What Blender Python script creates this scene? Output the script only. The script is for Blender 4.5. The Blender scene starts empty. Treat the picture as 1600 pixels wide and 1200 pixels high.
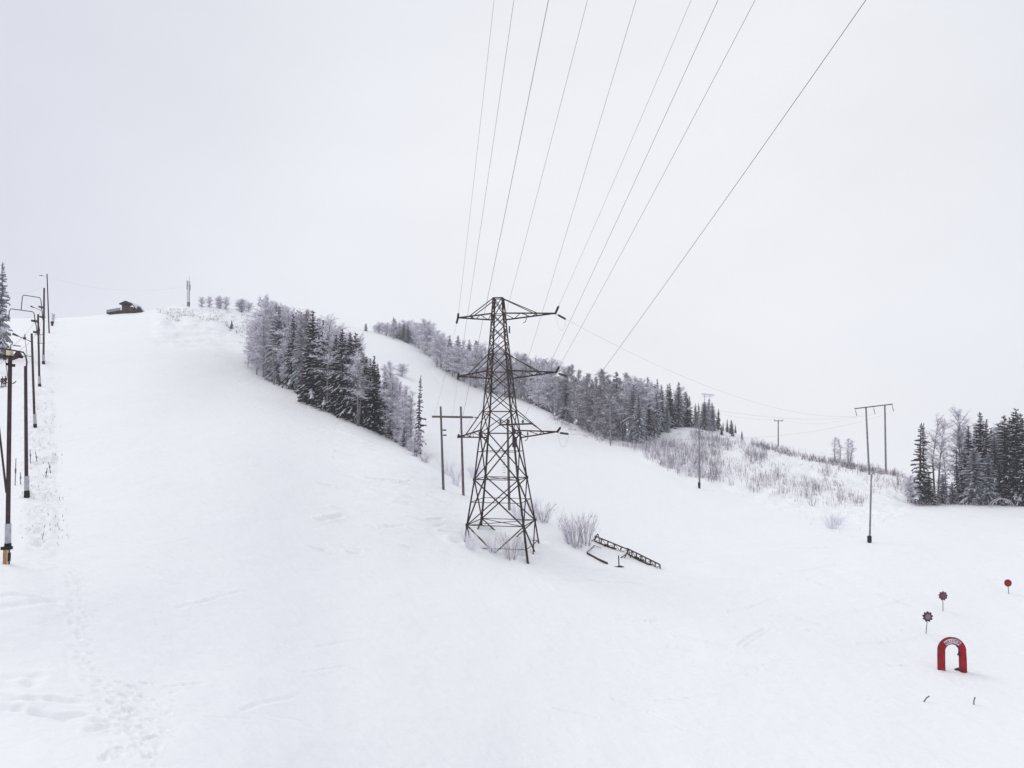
import bpy, math, random
import numpy as np
from mathutils import Vector, Matrix
from mathutils.bvhtree import BVHTree

S = bpy.context.scene
COL = S.collection
RND = random.Random(11)
R = math.radians

# ------------------------------------------------------------------ camera
F = 1250.0                                   # focal length in photograph pixels (1600 wide)
PITCH = math.atan(60.0 / F)                  # horizon at row 660 of 1200
cd = bpy.data.cameras.new("camera"); cam = bpy.data.objects.new("camera", cd); COL.objects.link(cam)
cd.sensor_width = 36.0; cd.lens = 36.0 * F / 1600.0
cd.clip_start = 0.2; cd.clip_end = 5000.0
cam.location = (0, 0, 0); cam.rotation_euler = (math.pi / 2 + PITCH, 0, 0)
S.camera = cam

# ------------------------------------------------------------------ sky (overcast cloud over a physical sky)
W = bpy.data.worlds.new("World"); S.world = W; W.use_nodes = True
SUN_AZ, SUN_EL = R(-62), R(48)
nt = W.node_tree; N = nt.nodes; L = nt.links; N.clear()
def nd(t, **k):
    n = N.new(t)
    for a, b in k.items(): setattr(n, a, b)
    return n
out = nd('ShaderNodeOutputWorld'); bg = nd('ShaderNodeBackground'); L.new(bg.outputs[0], out.inputs[0])
sky = nd('ShaderNodeTexSky', sky_type='NISHITA', sun_disc=False, sun_elevation=SUN_EL, sun_rotation=SUN_AZ)
tc = nd('ShaderNodeTexCoord')
nrm = nd('ShaderNodeVectorMath', operation='NORMALIZE'); L.new(tc.outputs['Generated'], nrm.inputs[0])
dot = nd('ShaderNodeVectorMath', operation='DOT_PRODUCT'); L.new(nrm.outputs[0], dot.inputs[0])
bd = Vector(((1040 - 800) / F, 1, 0.20)).normalized(); dot.inputs[1].default_value = bd
ramp = nd('ShaderNodeValToRGB'); L.new(dot.outputs['Value'], ramp.inputs[0])
e = ramp.color_ramp.elements
e[0].position = 0.0; e[0].color = (.72, .735, .78, 1)
e[1].position = 1.0; e[1].color = (.815, .82, .852, 1)
a = e.new(.70); a.color = (.645, .66, .735, 1)
a = e.new(.84); a.color = (.715, .73, .785, 1)
a = e.new(.92); a.color = (.775, .79, .83, 1)
noi = nd('ShaderNodeTexNoise'); noi.inputs['Scale'].default_value = 2.2; noi.inputs['Detail'].default_value = 5
mpn = nd('ShaderNodeMapping'); mpn.inputs['Scale'].default_value = (1, 1, 2.2); L.new(nrm.outputs[0], mpn.inputs[0]); L.new(mpn.outputs[0], noi.inputs['Vector'])
mr = nd('ShaderNodeMapRange'); L.new(noi.outputs['Fac'], mr.inputs[0])
mr.inputs['From Min'].default_value = .3; mr.inputs['From Max'].default_value = .7
mr.inputs['To Min'].default_value = 9.95; mr.inputs['To Max'].default_value = 10.75
sc = nd('ShaderNodeVectorMath', operation='SCALE'); L.new(ramp.outputs[0], sc.inputs[0]); L.new(mr.outputs[0], sc.inputs['Scale'])
mx = nd('ShaderNodeMixRGB'); mx.inputs[0].default_value = .965; L.new(sky.outputs[0], mx.inputs[1]); L.new(sc.outputs[0], mx.inputs[2])
L.new(mx.outputs[0], bg.inputs[0]); bg.inputs[1].default_value = 0.1

# ------------------------------------------------------------------ sun (veiled)
sd = bpy.data.lights.new("sun", 'SUN'); sd.energy = 0.85; sd.angle = R(32); sd.color = (1, .97, .93)
so = bpy.data.objects.new("sun", sd); COL.objects.link(so)
sdir = Vector((math.sin(SUN_AZ) * math.cos(SUN_EL), math.cos(SUN_AZ) * math.cos(SUN_EL), math.sin(SUN_EL)))
so.rotation_euler = (-sdir).to_track_quat('-Z', 'Y').to_euler()

S.view_settings.view_transform = 'Standard'; S.view_settings.look = 'None'
S.view_settings.gamma = 1.0; S.view_settings.exposure = 0.09
S.render.engine = 'CYCLES'
S.cycles.max_bounces = 6; S.cycles.diffuse_bounces = 4; S.cycles.volume_bounces = 1
S.cycles.transparent_max_bounces = 8

# ------------------------------------------------------------------ pixel helpers
ca, sa = math.cos(PITCH), math.sin(PITCH)
def ray(px, py):
    x = (px - 800) / F; y = -(py - 600) / F
    return Vector((x, ca - y * sa, sa + y * ca))
def P(px, py, Y):
    d = ray(px, py); return d * (Y / d.y)

# ------------------------------------------------------------------ materials
def mat(name, col, rough=.8, metal=0, var=None, scale=3.0, bump=0, bscale=20, snow=0.0):
    """procedural material: two-tone noise colour, bump, optional snow lying on upward faces"""
    m = bpy.data.materials.new(name); m.use_nodes = True
    t = m.node_tree; b = t.nodes['Principled BSDF']
    b.inputs['Roughness'].default_value = rough; b.inputs['Specular IOR Level'].default_value = .5 if rough < .65 else .15; b.inputs['Metallic'].default_value = metal
    c = t.nodes.new('ShaderNodeTexCoord')
    n = t.nodes.new('ShaderNodeTexNoise'); n.inputs['Scale'].default_value = scale; n.inputs['Detail'].default_value = 4
    t.links.new(c.outputs['Object'], n.inputs['Vector'])
    mxr = t.nodes.new('ShaderNodeMixRGB')
    mp = t.nodes.new('ShaderNodeMapRange'); mp.inputs['From Min'].default_value = .35; mp.inputs['From Max'].default_value = .65
    t.links.new(n.outputs['Fac'], mp.inputs[0]); t.links.new(mp.outputs[0], mxr.inputs[0])
    v = var or tuple(x * .75 for x in col)
    mxr.inputs[1].default_value = (*col, 1); mxr.inputs[2].default_value = (*v, 1)
    last = mxr.outputs[0]
    if snow:
        g = t.nodes.new('ShaderNodeNewGeometry'); sx = t.nodes.new('ShaderNodeSeparateXYZ'); t.links.new(g.outputs['Normal'], sx.inputs[0])
        s2 = t.nodes.new('ShaderNodeMath'); s2.operation = 'ABSOLUTE'; t.links.new(sx.outputs[2], s2.inputs[0])
        m3 = t.nodes.new('ShaderNodeMapRange'); t.links.new(s2.outputs[0], m3.inputs[0])
        m3.inputs['From Min'].default_value = 1 - snow; m3.inputs['From Max'].default_value = 1 - snow + .15
        m4 = t.nodes.new('ShaderNodeMixRGB'); t.links.new(m3.outputs[0], m4.inputs[0]); t.links.new(last, m4.inputs[1])
        m4.inputs[2].default_value = (.8, .82, .86, 1); last = m4.outputs[0]
    t.links.new(last, b.inputs['Base Color'])
    if bump:
        n2 = t.nodes.new('ShaderNodeTexNoise'); n2.inputs['Scale'].default_value = bscale; n2.inputs['Detail'].default_value = 3
        t.links.new(c.outputs['Object'], n2.inputs['Vector'])
        bp = t.nodes.new('ShaderNodeBump'); bp.inputs['Strength'].default_value = bump; bp.inputs['Distance'].default_value = .05
        t.links.new(n2.outputs['Fac'], bp.inputs['Height']); t.links.new(bp.outputs[0], b.inputs['Normal'])
    return m
M = dict(
    steel=mat('rusty_steel', (.028, .021, .023), .8, 0, (.060, .034, .028), 1.2, .3, 30),
    steel2=mat('galvanised_steel', (.20, .20, .21), .6, .3, (.13, .13, .14), 2, .2),
    insul=mat('insulator_glaze', (.035, .032, .034), .35),
    wire=mat('aluminium_conductor', (.33, .33, .35), .6, .3),
    wired=mat('weathered_conductor', (.13, .13, .14), .6, .3),
    wood=mat('pole_wood', (.16, .14, .14), .9, 0, (.09, .08, .08), 4, .4, 12),
    woodf=mat('frosted_pole_wood', (.30, .29, .30), .9, 0, (.17, .16, .17), 4, .4, 12),
    lift=mat('creosoted_wood', (.075, .045, .055), .85, 0, (.045, .03, .038), 3, .4, 14),
    wrap=mat('grey_padding', (.50, .50, .53), .8, 0, (.34, .34, .37), 6, .3),
    black=mat('black_rubber', (.022, .02, .022), .7),
    orange=mat('orange_box_paint', (.50, .20, .05), .6, 0, (.34, .17, .07), 5),
    cream=mat('cream_plastic', (.66, .60, .42), .6),
    hut=mat('dark_red_boards', (.045, .010, .016), .9, 0, (.028, .008, .014), 5, .3),
    hutpale=mat('paler_red_boards', (.09, .045, .06), .9, 0, (.05, .02, .03), 5, .3),  # paler red for the hut window and door
    roof=mat('tarred_roof', (.02, .016, .02), .9),
    deck=mat('grey_planks', (.30, .29, .31), .9, 0, (.2, .19, .2), 6),
    bark=mat('spruce_bark', (.07, .055, .05), .95, 0, (.045, .035, .035), 6),
    bbark=mat('birch_bark', (.30, .28, .29), .9, 0, (.12, .10, .11), 2.2),
    needle=mat('spruce_needles', (.022, .017, .024), .95, 0, (.058, .034, .040), .5),
    needlef=mat('rimed_needles', (.15, .155, .18), .95, 0, (.34, .345, .39), .9),
    tsnow=mat('snow_on_boughs', (.78, .79, .84), .8, 0, (.62, .63, .69), 2.0),
    frost=mat('rimed_twigs', (.74, .73, .81), .9, 0, (.52, .48, .57), .5),
    frost2=mat('hoarfrost_twigs', (.90, .90, .95), .9, 0, (.82, .81, .88), .5),
    twig=mat('brown_twigs', (.15, .115, .11), .95, 0, (.26, .23, .23), 1.0),
    twigd=mat('dark_twigs', (.12, .085, .09), .95, 0, (.30, .26, .28), .3),
    red=mat('red_inflatable_fabric', (.44, .008, .018), .9, 0, (.27, .006, .012), 2, .3, 5),
    dkred=mat('dark_red_seam', (.06, .006, .012), .6),
    banner=mat('white_banner', (.80, .66, .70), .7, 0, (.74, .60, .64), 3),
    ink=mat('banner_ink', (.10, .04, .06), .7),
    bloom=mat('burgundy_panel', (.075, .012, .030), .6),
    bloomc=mat('burgundy_disc', (.20, .04, .085), .6),
    dkpetal=mat('blackish_panel', (.020, .012, .018), .6),
    grydisc=mat('grey_lilac_disc', (.22, .17, .20), .6),
    redball=mat('red_sign_paint', (.34, .018, .016), .8, 0, (.16, .012, .012), 9),
    cloth=mat('dark_clothing', (.025, .02, .03), .9, 0, (.04, .03, .04), 6),
    trous=mat('plum_trousers', (.10, .05, .075), .9),
    skin=mat('skin', (.45, .28, .22), .6),
)

# snow with procedural sastrugi bump and faint colour drift
def snow_material():
    m = bpy.data.materials.new('packed_snow'); m.use_nodes = True
    t = m.node_tree; b = t.nodes['Principled BSDF']; b.inputs['Roughness'].default_value = .75
    b.inputs['Specular IOR Level'].default_value = .25
    c = t.nodes.new('ShaderNodeTexCoord')
    def noise(s, d, sc=None):
        n = t.nodes.new('ShaderNodeTexNoise'); n.inputs['Scale'].default_value = s; n.inputs['Detail'].default_value = d
        if sc:
            q = t.nodes.new('ShaderNodeMapping'); q.inputs['Scale'].default_value = sc; q.inputs['Rotation'].default_value = (0, 0, .5)
            t.links.new(c.outputs['Object'], q.inputs[0]); t.links.new(q.outputs[0], n.inputs['Vector'])
        else: t.links.new(c.outputs['Object'], n.inputs['Vector'])
        return n
    n1 = noise(.05, 4); mxr = t.nodes.new('ShaderNodeMixRGB'); t.links.new(n1.outputs['Fac'], mxr.inputs[0])
    mxr.inputs[1].default_value = (.895, .905, .925, 1); mxr.inputs[2].default_value = (.925, .925, .935, 1)
    t.links.new(mxr.outputs[0], b.inputs['Base Color'])
    n2 = noise(1.3, 6, (1, 1, 1)); n3 = noise(.35, 5, (1, .28, 1))
    ad = t.nodes.new('ShaderNodeMath'); ad.operation = 'MULTIPLY_ADD'; t.links.new(n3.outputs['Fac'], ad.inputs[0]); ad.inputs[1].default_value = 1.6
    t.links.new(n2.outputs['Fac'], ad.inputs[2])
    bp = t.nodes.new('ShaderNodeBump'); bp.inputs['Strength'].default_value = .85; bp.inputs['Distance'].default_value = .13
    t.links.new(ad.outputs[0], bp.inputs['Height']); t.links.new(bp.outputs[0], b.inputs['Normal'])
    return m
M['snow'] = snow_material()

# ------------------------------------------------------------------ ground
# each column: azimuth (as photo column) with knots (photo row, depth in metres) from the foot of the frame to the crest
T = {
 0:   [(1200,20.6),(1050,26),(900,32),(780,54),(690,76),(610,100),(540,150),(498,215)],
 100: [(1200,20.8),(1050,27),(900,35),(780,55),(690,77),(610,103),(540,152),(498,220)],
 200: [(1200,21.5),(1050,28.5),(900,38),(780,57),(690,79),(610,107),(540,156),(489,226)],
 300: [(1200,22.5),(1050,31),(900,43),(780,62),(690,87),(608,126),(538,178),(481,230)],
 390: [(1200,24),(1050,33.5),(900,48),(780,68),(690,94),(603,148),(530,208),(488,245)],
 480: [(1200,27),(1050,38),(900,56),(780,80),(695,105),(622,142),(560,230),(500,300)],
 560: [(1200,30),(1050,42),(900,63),(780,88),(710,106),(660,124),(580,235),(510,330)],
 600: [(1200,31),(1050,43),(900,65),(782,89),(712,107),(664,130),(588,235),(522,326)],
 660: [(1200,33),(1050,46),(900,70),(790,92),(716,110),(650,180),(596,250),(545,310)],
 730: [(1200,35),(1050,49),(900,73.5),(800,93.5),(732,125),(676,185),(630,238),(592,280)],
 800: [(1200,38),(1050,52),(900,76.2),(800,98),(738,135),(690,185),(652,220),(617,247)],
 870: [(1200,40),(1050,54),(900,78.5),(810,100),(752,135),(712,168),(680,198),(650,220)],
 940: [(1200,41),(1050,56),(900,82),(820,104),(770,130),(732,158),(704,178),(680,198)],
 1000:[(1200,42),(1050,57),(900,83),(825,105),(778,130),(742,152),(712,174),(682,200)],
 1060:[(1200,42),(1050,58),(900,84),(830,105),(790,125),(748,150),(704,178),(660,212)],
 1110:[(1200,42.5),(1050,58),(900,84.5),(832,105),(793,125),(756,150),(712,178),(670,212)],
 1170:[(1200,43),(1050,59),(900,85),(835,105),(797,125),(766,146),(728,172),(687,205)],
 1240:[(1200,43.5),(1050,59.5),(900,85.5),(838,104),(803,122),(776,140),(740,165),(702,195)],
 1300:[(1200,44),(1050,60),(900,86),(845,101),(811,119),(781,139),(751,160),(720,185)],
 1360:[(1200,44),(1050,61),(900,84),(850,97),(817,114),(789,131),(759,152),(729,175)],
 1430:[(1200,45),(1050,61.5),(900,84.5),(850,97.5),(820,111),(794,126),(766,150),(737,172)],
 1500:[(1200,45),(1050,62),(900,85),(850,98),(821,111),(794,126),(768,150),(740,175)],
 1600:[(1200,45.5),(1050,62.5),(900,86),(850,99),(821,112),(793,126),(768,150),(742,175)],
}
cols = []
for px in sorted(T):
    rr, zz = [0.0], [-1.7]
    for (py, Y) in T[px]:
        p = P(px, py, Y); rr.append(math.hypot(p.x, p.y)); zz.append(p.z)
    rc, zc = rr[-1], zz[-1]
    rr += [rc * 1.10, rc * 1.35, rc * 1.35 + 130, 700.0]; zz += [zc - .6, zc - 14, zc * .2 - 45, -75.0]
    cols.append((math.atan((px - 800) / F), rr, zz))
def shifted(phi, src, mulr=1.0, flat=0.0):
    rr = [r * mulr if i < 12 else r for i, r in enumerate(src[1])]
    zz = [z * (1 - flat) + (-4.0 - .02 * r) * flat for r, z in zip(rr, src[2])]
    zz[0] = -1.7
    return (phi, rr, zz)
Lc, Rc = cols[0], cols[-1]
ring = [shifted(-math.pi, Lc, .9, 1.0), shifted(R(-120), Lc, .9, .9), shifted(R(-75), Lc, .95, .5), shifted(R(-48), Lc, 1, .1)] + cols + \
       [shifted(R(48), Rc, 1, .05), shifted(R(75), Rc, .95, .4), shifted(R(120), Rc, .9, .9), shifted(math.pi, Lc, .9, 1.0)]
PH = np.array([c[0] for c in ring]); RK = np.array([c[1] for c in ring]); ZK = np.array([c[2] for c in ring])

def pchip(x, y, xq):
    """monotone cubic interpolation along axis 0 of y"""
    h = np.diff(x); hh = h.reshape((-1,) + (1,) * (y.ndim - 1)); d = np.diff(y, axis=0) / hh
    m = np.zeros_like(y); w1 = 2 * hh[1:] + hh[:-1]; w2 = hh[1:] + 2 * hh[:-1]
    same = (d[1:] * d[:-1]) > 0
    with np.errstate(divide='ignore', invalid='ignore'):
        hm = (w1 + w2) / (w1 / d[:-1] + w2 / d[1:])
    m[1:-1] = np.where(same, hm, 0); m[0] = d[0]; m[-1] = d[-1]
    i = np.clip(np.searchsorted(x, xq, side='right') - 1, 0, len(x) - 2)
    sh = (-1,) + (1,) * (y.ndim - 1)
    t = ((xq - x[i]) / h[i]).reshape(sh); H = h[i].reshape(sh)
    return (y[i] * (1 + 2 * t) * (1 - t) ** 2 + m[i] * H * t * (1 - t) ** 2 + y[i + 1] * t * t * (3 - 2 * t) + m[i + 1] * H * t * t * (t - 1))

def vnoise(x, y, seed=0):
    xi = np.floor(x).astype(np.int64); yi = np.floor(y).astype(np.int64); xf = x - xi; yf = y - yi
    def h(a, b):
        n = (a * 374761393 + b * 668265263 + seed * 974634777) & 0x7fffffff
        n = ((n ^ (n >> 13)) * 1274126177) & 0x7fffffff
        return ((n ^ (n >> 16)) & 0xffff) / 65535.0
    u = xf * xf * (3 - 2 * xf); v = yf * yf * (3 - 2 * yf)
    return (h(xi, yi) * (1 - u) + h(xi + 1, yi) * u) * (1 - v) + (h(xi, yi + 1) * (1 - u) + h(xi + 1, yi + 1) * u) * v - .5
def fbm(x, y, seed=0, o=3):
    s = 0; a = 1
    for k in range(o): s = s + a * vnoise(x * 2 ** k, y * 2 ** k, seed + k); a *= .5
    return s
def sstep(a, b, x):
    t = np.clip((x - a) / (b - a), 0, 1); return t * t * (3 - 2 * t)

ph = np.concatenate([np.linspace(-math.pi, R(-37), 60)[:-1], np.linspace(R(-37), R(37), 800), np.linspace(R(37), math.pi, 60)[1:]])
sk = np.concatenate([np.linspace(0, 1, 26)[:-1], np.linspace(1, 3, 190)[:-1], np.linspace(3, 6, 300)[:-1], np.linspace(6, 8, 130)[:-1], np.linspace(8, 9, 24)[:-1], np.linspace(9, 12, 16)])
sk = sk[1:]
rk = pchip(PH, RK, ph); zk = pchip(PH, ZK, ph)                       # (nphi, nk)
kk = np.arange(RK.shape[1], dtype=float)
kr = np.exp(-.5 * (np.arange(-52, 53) / 17.0) ** 2); kr /= kr.sum()
def smooth_phi(a):
    b = a.copy()
    mid = slice(60, len(ph) - 60)
    for c_ in range(a.shape[1]): b[mid, c_] = np.convolve(a[:, c_], kr, 'same')[mid]
    return b
rk = smooth_phi(rk); zk = smooth_phi(zk)
rg = pchip(kk, rk.T.copy(), sk); zg = pchip(kk, zk.T.copy(), sk)      # (ns, nphi)
X = rg * np.sin(ph)[None, :]; Yg = rg * np.cos(ph)[None, :]
# photo coordinates of every vertex, used only to know which part of the hill it is
dep = np.where(Yg > 1, Yg, 1)
yv = (zg * ca - dep * sa) / (dep * ca + zg * sa)
PX = 800 + F * X / (dep * ca + zg * sa); PY = 600 - F * yv
front = (Yg > 1)
SS = np.repeat(sk[:, None], len(ph), axis=1)
nearfade = sstep(4, 16, rg)
dz = fbm(X / 22, Yg / 22, 3) * .55 * nearfade * sstep(20, 60, rg)
dz += fbm(X / 5, Yg / 5, 9) * .10 * nearfade
dz += fbm(X / 1.6 + .3 * Yg, Yg / 1.1, 21) * .025 * nearfade
def band(a, b, v, s): return sstep(a - s, a + s, v) * (1 - sstep(b - s, b + s, v))
# ploughed, trampled strip beside the lift
edge = 84 + 12 * fbm(Yg / 9, Yg * 0 + 2, 5) + np.clip((PY - 860) * .12, 0, 20)
mk = front * band(24, 0, PX * 0 + 12, 1) * 0
strip = front * (1 - sstep(edge - 4, edge + 6, PX)) * sstep(20, 45, PX) * band(520, 850, PY, 55)
dz += strip * (np.abs(fbm(X / .6, Yg / .8, 31)) * .62 * (.5 + np.abs(fbm(X / 5, Yg / 5, 32)) * 2) + fbm(X / 3, Yg / 3, 33) * .15)
lft = front * (1 - sstep(edge - 6, edge + 4, PX)) * band(520, 1150, PY, 40)
dz += lft * fbm(X / 2.2, Yg / 2.8, 37) * .07
# rough scrubby bank under the right-hand crest
low = np.interp(PX, [960, 1000, 1060, 1130, 1200, 1330, 1410, 1440], [690, 712, 742, 760, 782, 812, 800, 780])
bank = front * sstep(965, 1010, PX) * (1 - sstep(1410, 1440, PX)) * (1 - sstep(low - 6, low + 14, PY)) * (SS < 9)
dz += bank * (fbm(X / 3.2, Yg / 4.5, 41) * .85 + np.abs(fbm(X / 1.1, Yg / 1.4, 43)) * .35)
# stony summit shoulder on the left crest
shd = front * band(245, 420, PX, 12) * (1 - sstep(505, 560, PY)) * (SS < 9)
dz += shd * (fbm(X / 5, Yg / 6, 51) * 1.5 + np.abs(fbm(X / 1.8, Yg / 2.2, 53)) * .9)
# wind-carved snow between piste and pylon, and below it
wind = front * np.exp(-((PX - 640) / 110) ** 2) * band(640, 850, PY, 50)
dz += wind * (fbm(X / 3.5, Yg / 1.2, 61) * .22 + np.maximum(0, fbm(X / 2.6, Yg / .8, 62) - .2) * .35)
wind2 = front * sstep(700, 1000, PX) * band(840, 1010, PY, 40) * (1 - sstep(1250, 1450, PX))
dz += wind2 * fbm(X / 5.5, Yg / 1.3, 63) * .12
rel = front * (SS > .9) * (SS < 8)
dz += rel * sstep(700, 1000, PX) * fbm(X / 7 + 3, Yg / 2.4, 71) * .10
dz += rel * np.maximum(0, fbm(X / 2.2, Yg / 1.0, 73) - .18) * .10 * (1 - sstep(250, 420, PX) * (1 - sstep(560, 700, PX)))
for fx_, fy_ in ((-5.5, 83.1), (1.6, 81.5), (2.9, 88.9), (-3.4, 90.5)):
    d_ = np.hypot(X - fx_ , (Yg - fy_)); dz += front * (.16 * np.exp(-((d_ - 1.1) / .55) ** 2) - .14 * np.exp(-(d_ / .5) ** 2))
zg = zg + dz

def groove(pts, width, depth, noise=.0, seed=1):
    """ski / machine track: trough along a ground polyline given by photo points"""
    global zg
    w3 = []
    for (px, py) in pts:
        j = int(np.argmin(np.abs(ph - math.atan((px - 800) / F)))); col = PY[:, j]
        k = np.argmin(np.where((sk > .8) & (sk < 8), np.abs(col - py), 1e9)); w3.append((X[k, j], Yg[k, j]))
    for (x0, y0), (x1, y1) in zip(w3[:-1], w3[1:]):
        lx, ly = x1 - x0, y1 - y0; LL = lx * lx + ly * ly + 1e-9
        m = width * 4
        sel = (X > min(x0, x1) - m) & (X < max(x0, x1) + m) & (Yg > min(y0, y1) - m) & (Yg < max(y0, y1) + m)
        xs, ys = X[sel], Yg[sel]
        t = np.clip(((xs - x0) * lx + (ys - y0) * ly) / LL, 0, 1)
        d = np.hypot(xs - x0 - t * lx, ys - y0 - t * ly)
        f = np.exp(-(d / width) ** 2) - .45 * np.exp(-((d - 1.9 * width) / width) ** 2)
        if noise: f = f * (1 + noise * fbm(xs * 2, ys * 2, seed))
        zg[sel] -= depth * f
    return w3
groove([(-40,1087),(0,1090),(60,1094),(140,1099)], .14, .06, .8)
groove([(-40,1094),(0,1096),(90,1092),(135,1095)], .10, .05, .8)
groove([(0,1106),(40,1110),(100,1120),(145,1119)], .12, .07, 1.0)
groove([(70,1114),(130,1127)], .2, .09, 1.0); groove([(150,1130),(182,1128)], .12, .06); groove([(152,1142),(184,1137)], .12, .07)
groove([(0,930),(30,926),(60,930),(100,938)], .12, .05, 1); groove([(0,952),(60,940),(100,934)], .15, .05, 1)
groove([(30,1060),(75,1056),(60,1072)], .2, .06, 1)
for a, b in (([(1150,1015),(1192,987)], .12), ([(1160,1018),(1200,990)], .08), ([(850,905),(920,908),(1000,915)], .12), ([(830,892),(930,902)], .10), ([(860,868),(890,884),(960,893)], .12)):
    groove(a, .16, b, .6)
groove([(590,500),(640,540),(700,612),(760,640)], .5, .05, .3)
for k in range(38):                                        # crossing old ski tracks on the slope
    x0 = RND.uniform(480, 690); y0 = RND.uniform(600, 860); l = RND.uniform(12, 48); s = RND.uniform(-.25, .5)
    groove([(x0, y0), (x0 + l, y0 + l * s)], RND.uniform(.14, .24), RND.uniform(.07, .20), 1.2, k)
for k in range(10):
    x0 = RND.uniform(130, 420); y0 = RND.uniform(500, 560); l = RND.uniform(30, 90)
    groove([(x0, y0), (x0 + l, y0 + l * .12)], .5, .12, .8, k)
for k in range(34):                                        # long faint ski tracks over the open snow
    x0 = RND.uniform(830, 1420); y0 = RND.uniform(840, 1120); l = RND.uniform(25, 110); s_ = RND.uniform(-.35, .45)
    groove([(x0, y0), (x0 + l * .5, y0 + l * s_ * .4), (x0 + l, y0 + l * s_)], RND.uniform(.08, .15), RND.uniform(.04, .09), 1.0, 90 + k)
for k in range(18):
    x0 = RND.uniform(150, 620); y0 = RND.uniform(620, 1120); l = RND.uniform(20, 90); s_ = RND.uniform(-.5, .3)
    groove([(x0, y0), (x0 + l * .5, y0 + l * s_ * .6), (x0 + l, y0 + l * s_)], .09, RND.uniform(.02, .04), 1.0, 130 + k)
# footprints trailing down to the front left corner
def dent(x, y, a, la, lb, depth):
    global zg
    sel = (np.abs(X - x) < 1.2) & (np.abs(Yg - y) < 1.2)
    xs, ys = X[sel] - x, Yg[sel] - y
    u = xs * math.cos(a) + ys * math.sin(a); v = -xs * math.sin(a) + ys * math.cos(a)
    q = np.sqrt((u / la) ** 2 + (v / lb) ** 2)
    zg[sel] += -depth * np.exp(-q ** 4) + depth * .35 * np.exp(-((q - 1.45) / .3) ** 2)
trail = groove([(118,885),(126,940),(133,985),(140,1022),(158,1062),(190,1100),(222,1135),(252,1180),(262,1215)], .3, .0)
for (x0, y0), (x1, y1) in zip(trail[:-1], trail[1:]):
    n = max(2, int(math.hypot(x1 - x0, y1 - y0) / .42))
    for i in range(n):
        t = i / n
        for _ in range(2):
            dent(x0 + (x1 - x0) * t + (.22 if _ else -.22) + RND.gauss(0, .10), y0 + (y1 - y0) * t + RND.gauss(0, .15), RND.uniform(.6, 2.2), RND.uniform(.13, .2), RND.uniform(.07, .11), RND.uniform(.04, .06))
for _ in range(80):
    px = RND.gauss(215, 35); py = RND.uniform(1060, 1200)
    j = int(np.argmin(np.abs(ph - math.atan((px - 800) / F)))); k = int(np.argmin(np.where((sk > .8) & (sk < 8), np.abs(PY[:, j] - py), 1e9)))
    dent(X[k, j], Yg[k, j], RND.uniform(0, 3), RND.uniform(.1, .2), RND.uniform(.06, .12), RND.uniform(.03, .08))
for _ in range(90):
    px = RND.uniform(45, 84); py = RND.uniform(720, 850)
    j = int(np.argmin(np.abs(ph - math.atan((px - 800) / F)))); k = int(np.argmin(np.where((sk > .8) & (sk < 8), np.abs(PY[:, j] - py), 1e9)))
    dent(X[k, j], Yg[k, j], RND.uniform(0, 3), RND.uniform(.2, .4), RND.uniform(.12, .22), RND.uniform(.08, .18))

for _ in range(70):
    px = RND.gauss(1490, 26); py = RND.gauss(1058, 9)
    j = int(np.argmin(np.abs(ph - math.atan((px - 800) / F)))); k = int(np.argmin(np.where((sk > .8) & (sk < 8), np.abs(PY[:, j] - py), 1e9)))
    dent(X[k, j], Yg[k, j], RND.uniform(0, 3), RND.uniform(.13, .2), RND.uniform(.09, .13), RND.uniform(.03, .07))
ns, npn = X.shape
V = np.stack([X, Yg, zg], -1).reshape(-1, 3)
V = np.concatenate([V, [[0, 0, -1.7]]]).astype(np.float32)
idx = np.arange(ns * npn).reshape(ns, npn)
q = np.stack([idx[:-1, :-1], idx[:-1, 1:], idx[1:, 1:], idx[1:, :-1]], -1).reshape(-1, 4)[:, ::-1]
tri = np.stack([np.full(npn - 1, ns * npn), idx[0, :-1], idx[0, 1:]], -1)[:, ::-1]
gm = bpy.data.meshes.new('snow_ground')
gm.vertices.add(len(V)); gm.vertices.foreach_set('co', V.ravel())
nl = q.size + tri.size; gm.loops.add(nl); gm.loops.foreach_set('vertex_index', np.concatenate([q.ravel(), tri.ravel()]).astype(np.int32))
gm.polygons.add(len(q) + len(tri))
gm.polygons.foreach_set('loop_start', np.concatenate([np.arange(len(q)) * 4, q.size + np.arange(len(tri)) * 3]).astype(np.int32))
gm.update(calc_edges=True); gm.polygons.foreach_set('use_smooth', np.ones(len(gm.polygons), dtype=bool)); gm.update()
ground = bpy.data.objects.new('snow_ground', gm); COL.objects.link(ground); gm.materials.append(M['snow'])
ground['kind'] = 'structure'; ground['label'] = 'smooth white snow covering the piste and hillside'
# coarse copy of the sheet for placing things
ii = np.unique(np.concatenate([np.arange(0, ns, 3), [ns - 1]])); jj = np.unique(np.concatenate([np.arange(0, npn, 3), [npn - 1]]))
Vc = V[idx[np.ix_(ii, jj)].ravel()]; ci = np.arange(len(ii) * len(jj)).reshape(len(ii), len(jj))
qc = np.stack([ci[:-1, :-1], ci[:-1, 1:], ci[1:, 1:], ci[1:, :-1]], -1).reshape(-1, 4)
BV = BVHTree.FromPolygons([Vector(v) for v in Vc.tolist()], qc.tolist())
def G(px, py):
    """ground point seen at a photo pixel (slides down until the ground is met)"""
    for k in range(80):
        d = ray(px, py + k).normalized(); h = BV.ray_cast(Vector((0, 0, 0)) + d * 6, d)
        if h[0]: return h[0]
    raise ValueError((px, py))
def zat(x, y):
    h = BV.ray_cast(Vector((x, y, 300)), Vector((0, 0, -1))); return h[0].z if h[0] else -50

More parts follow.
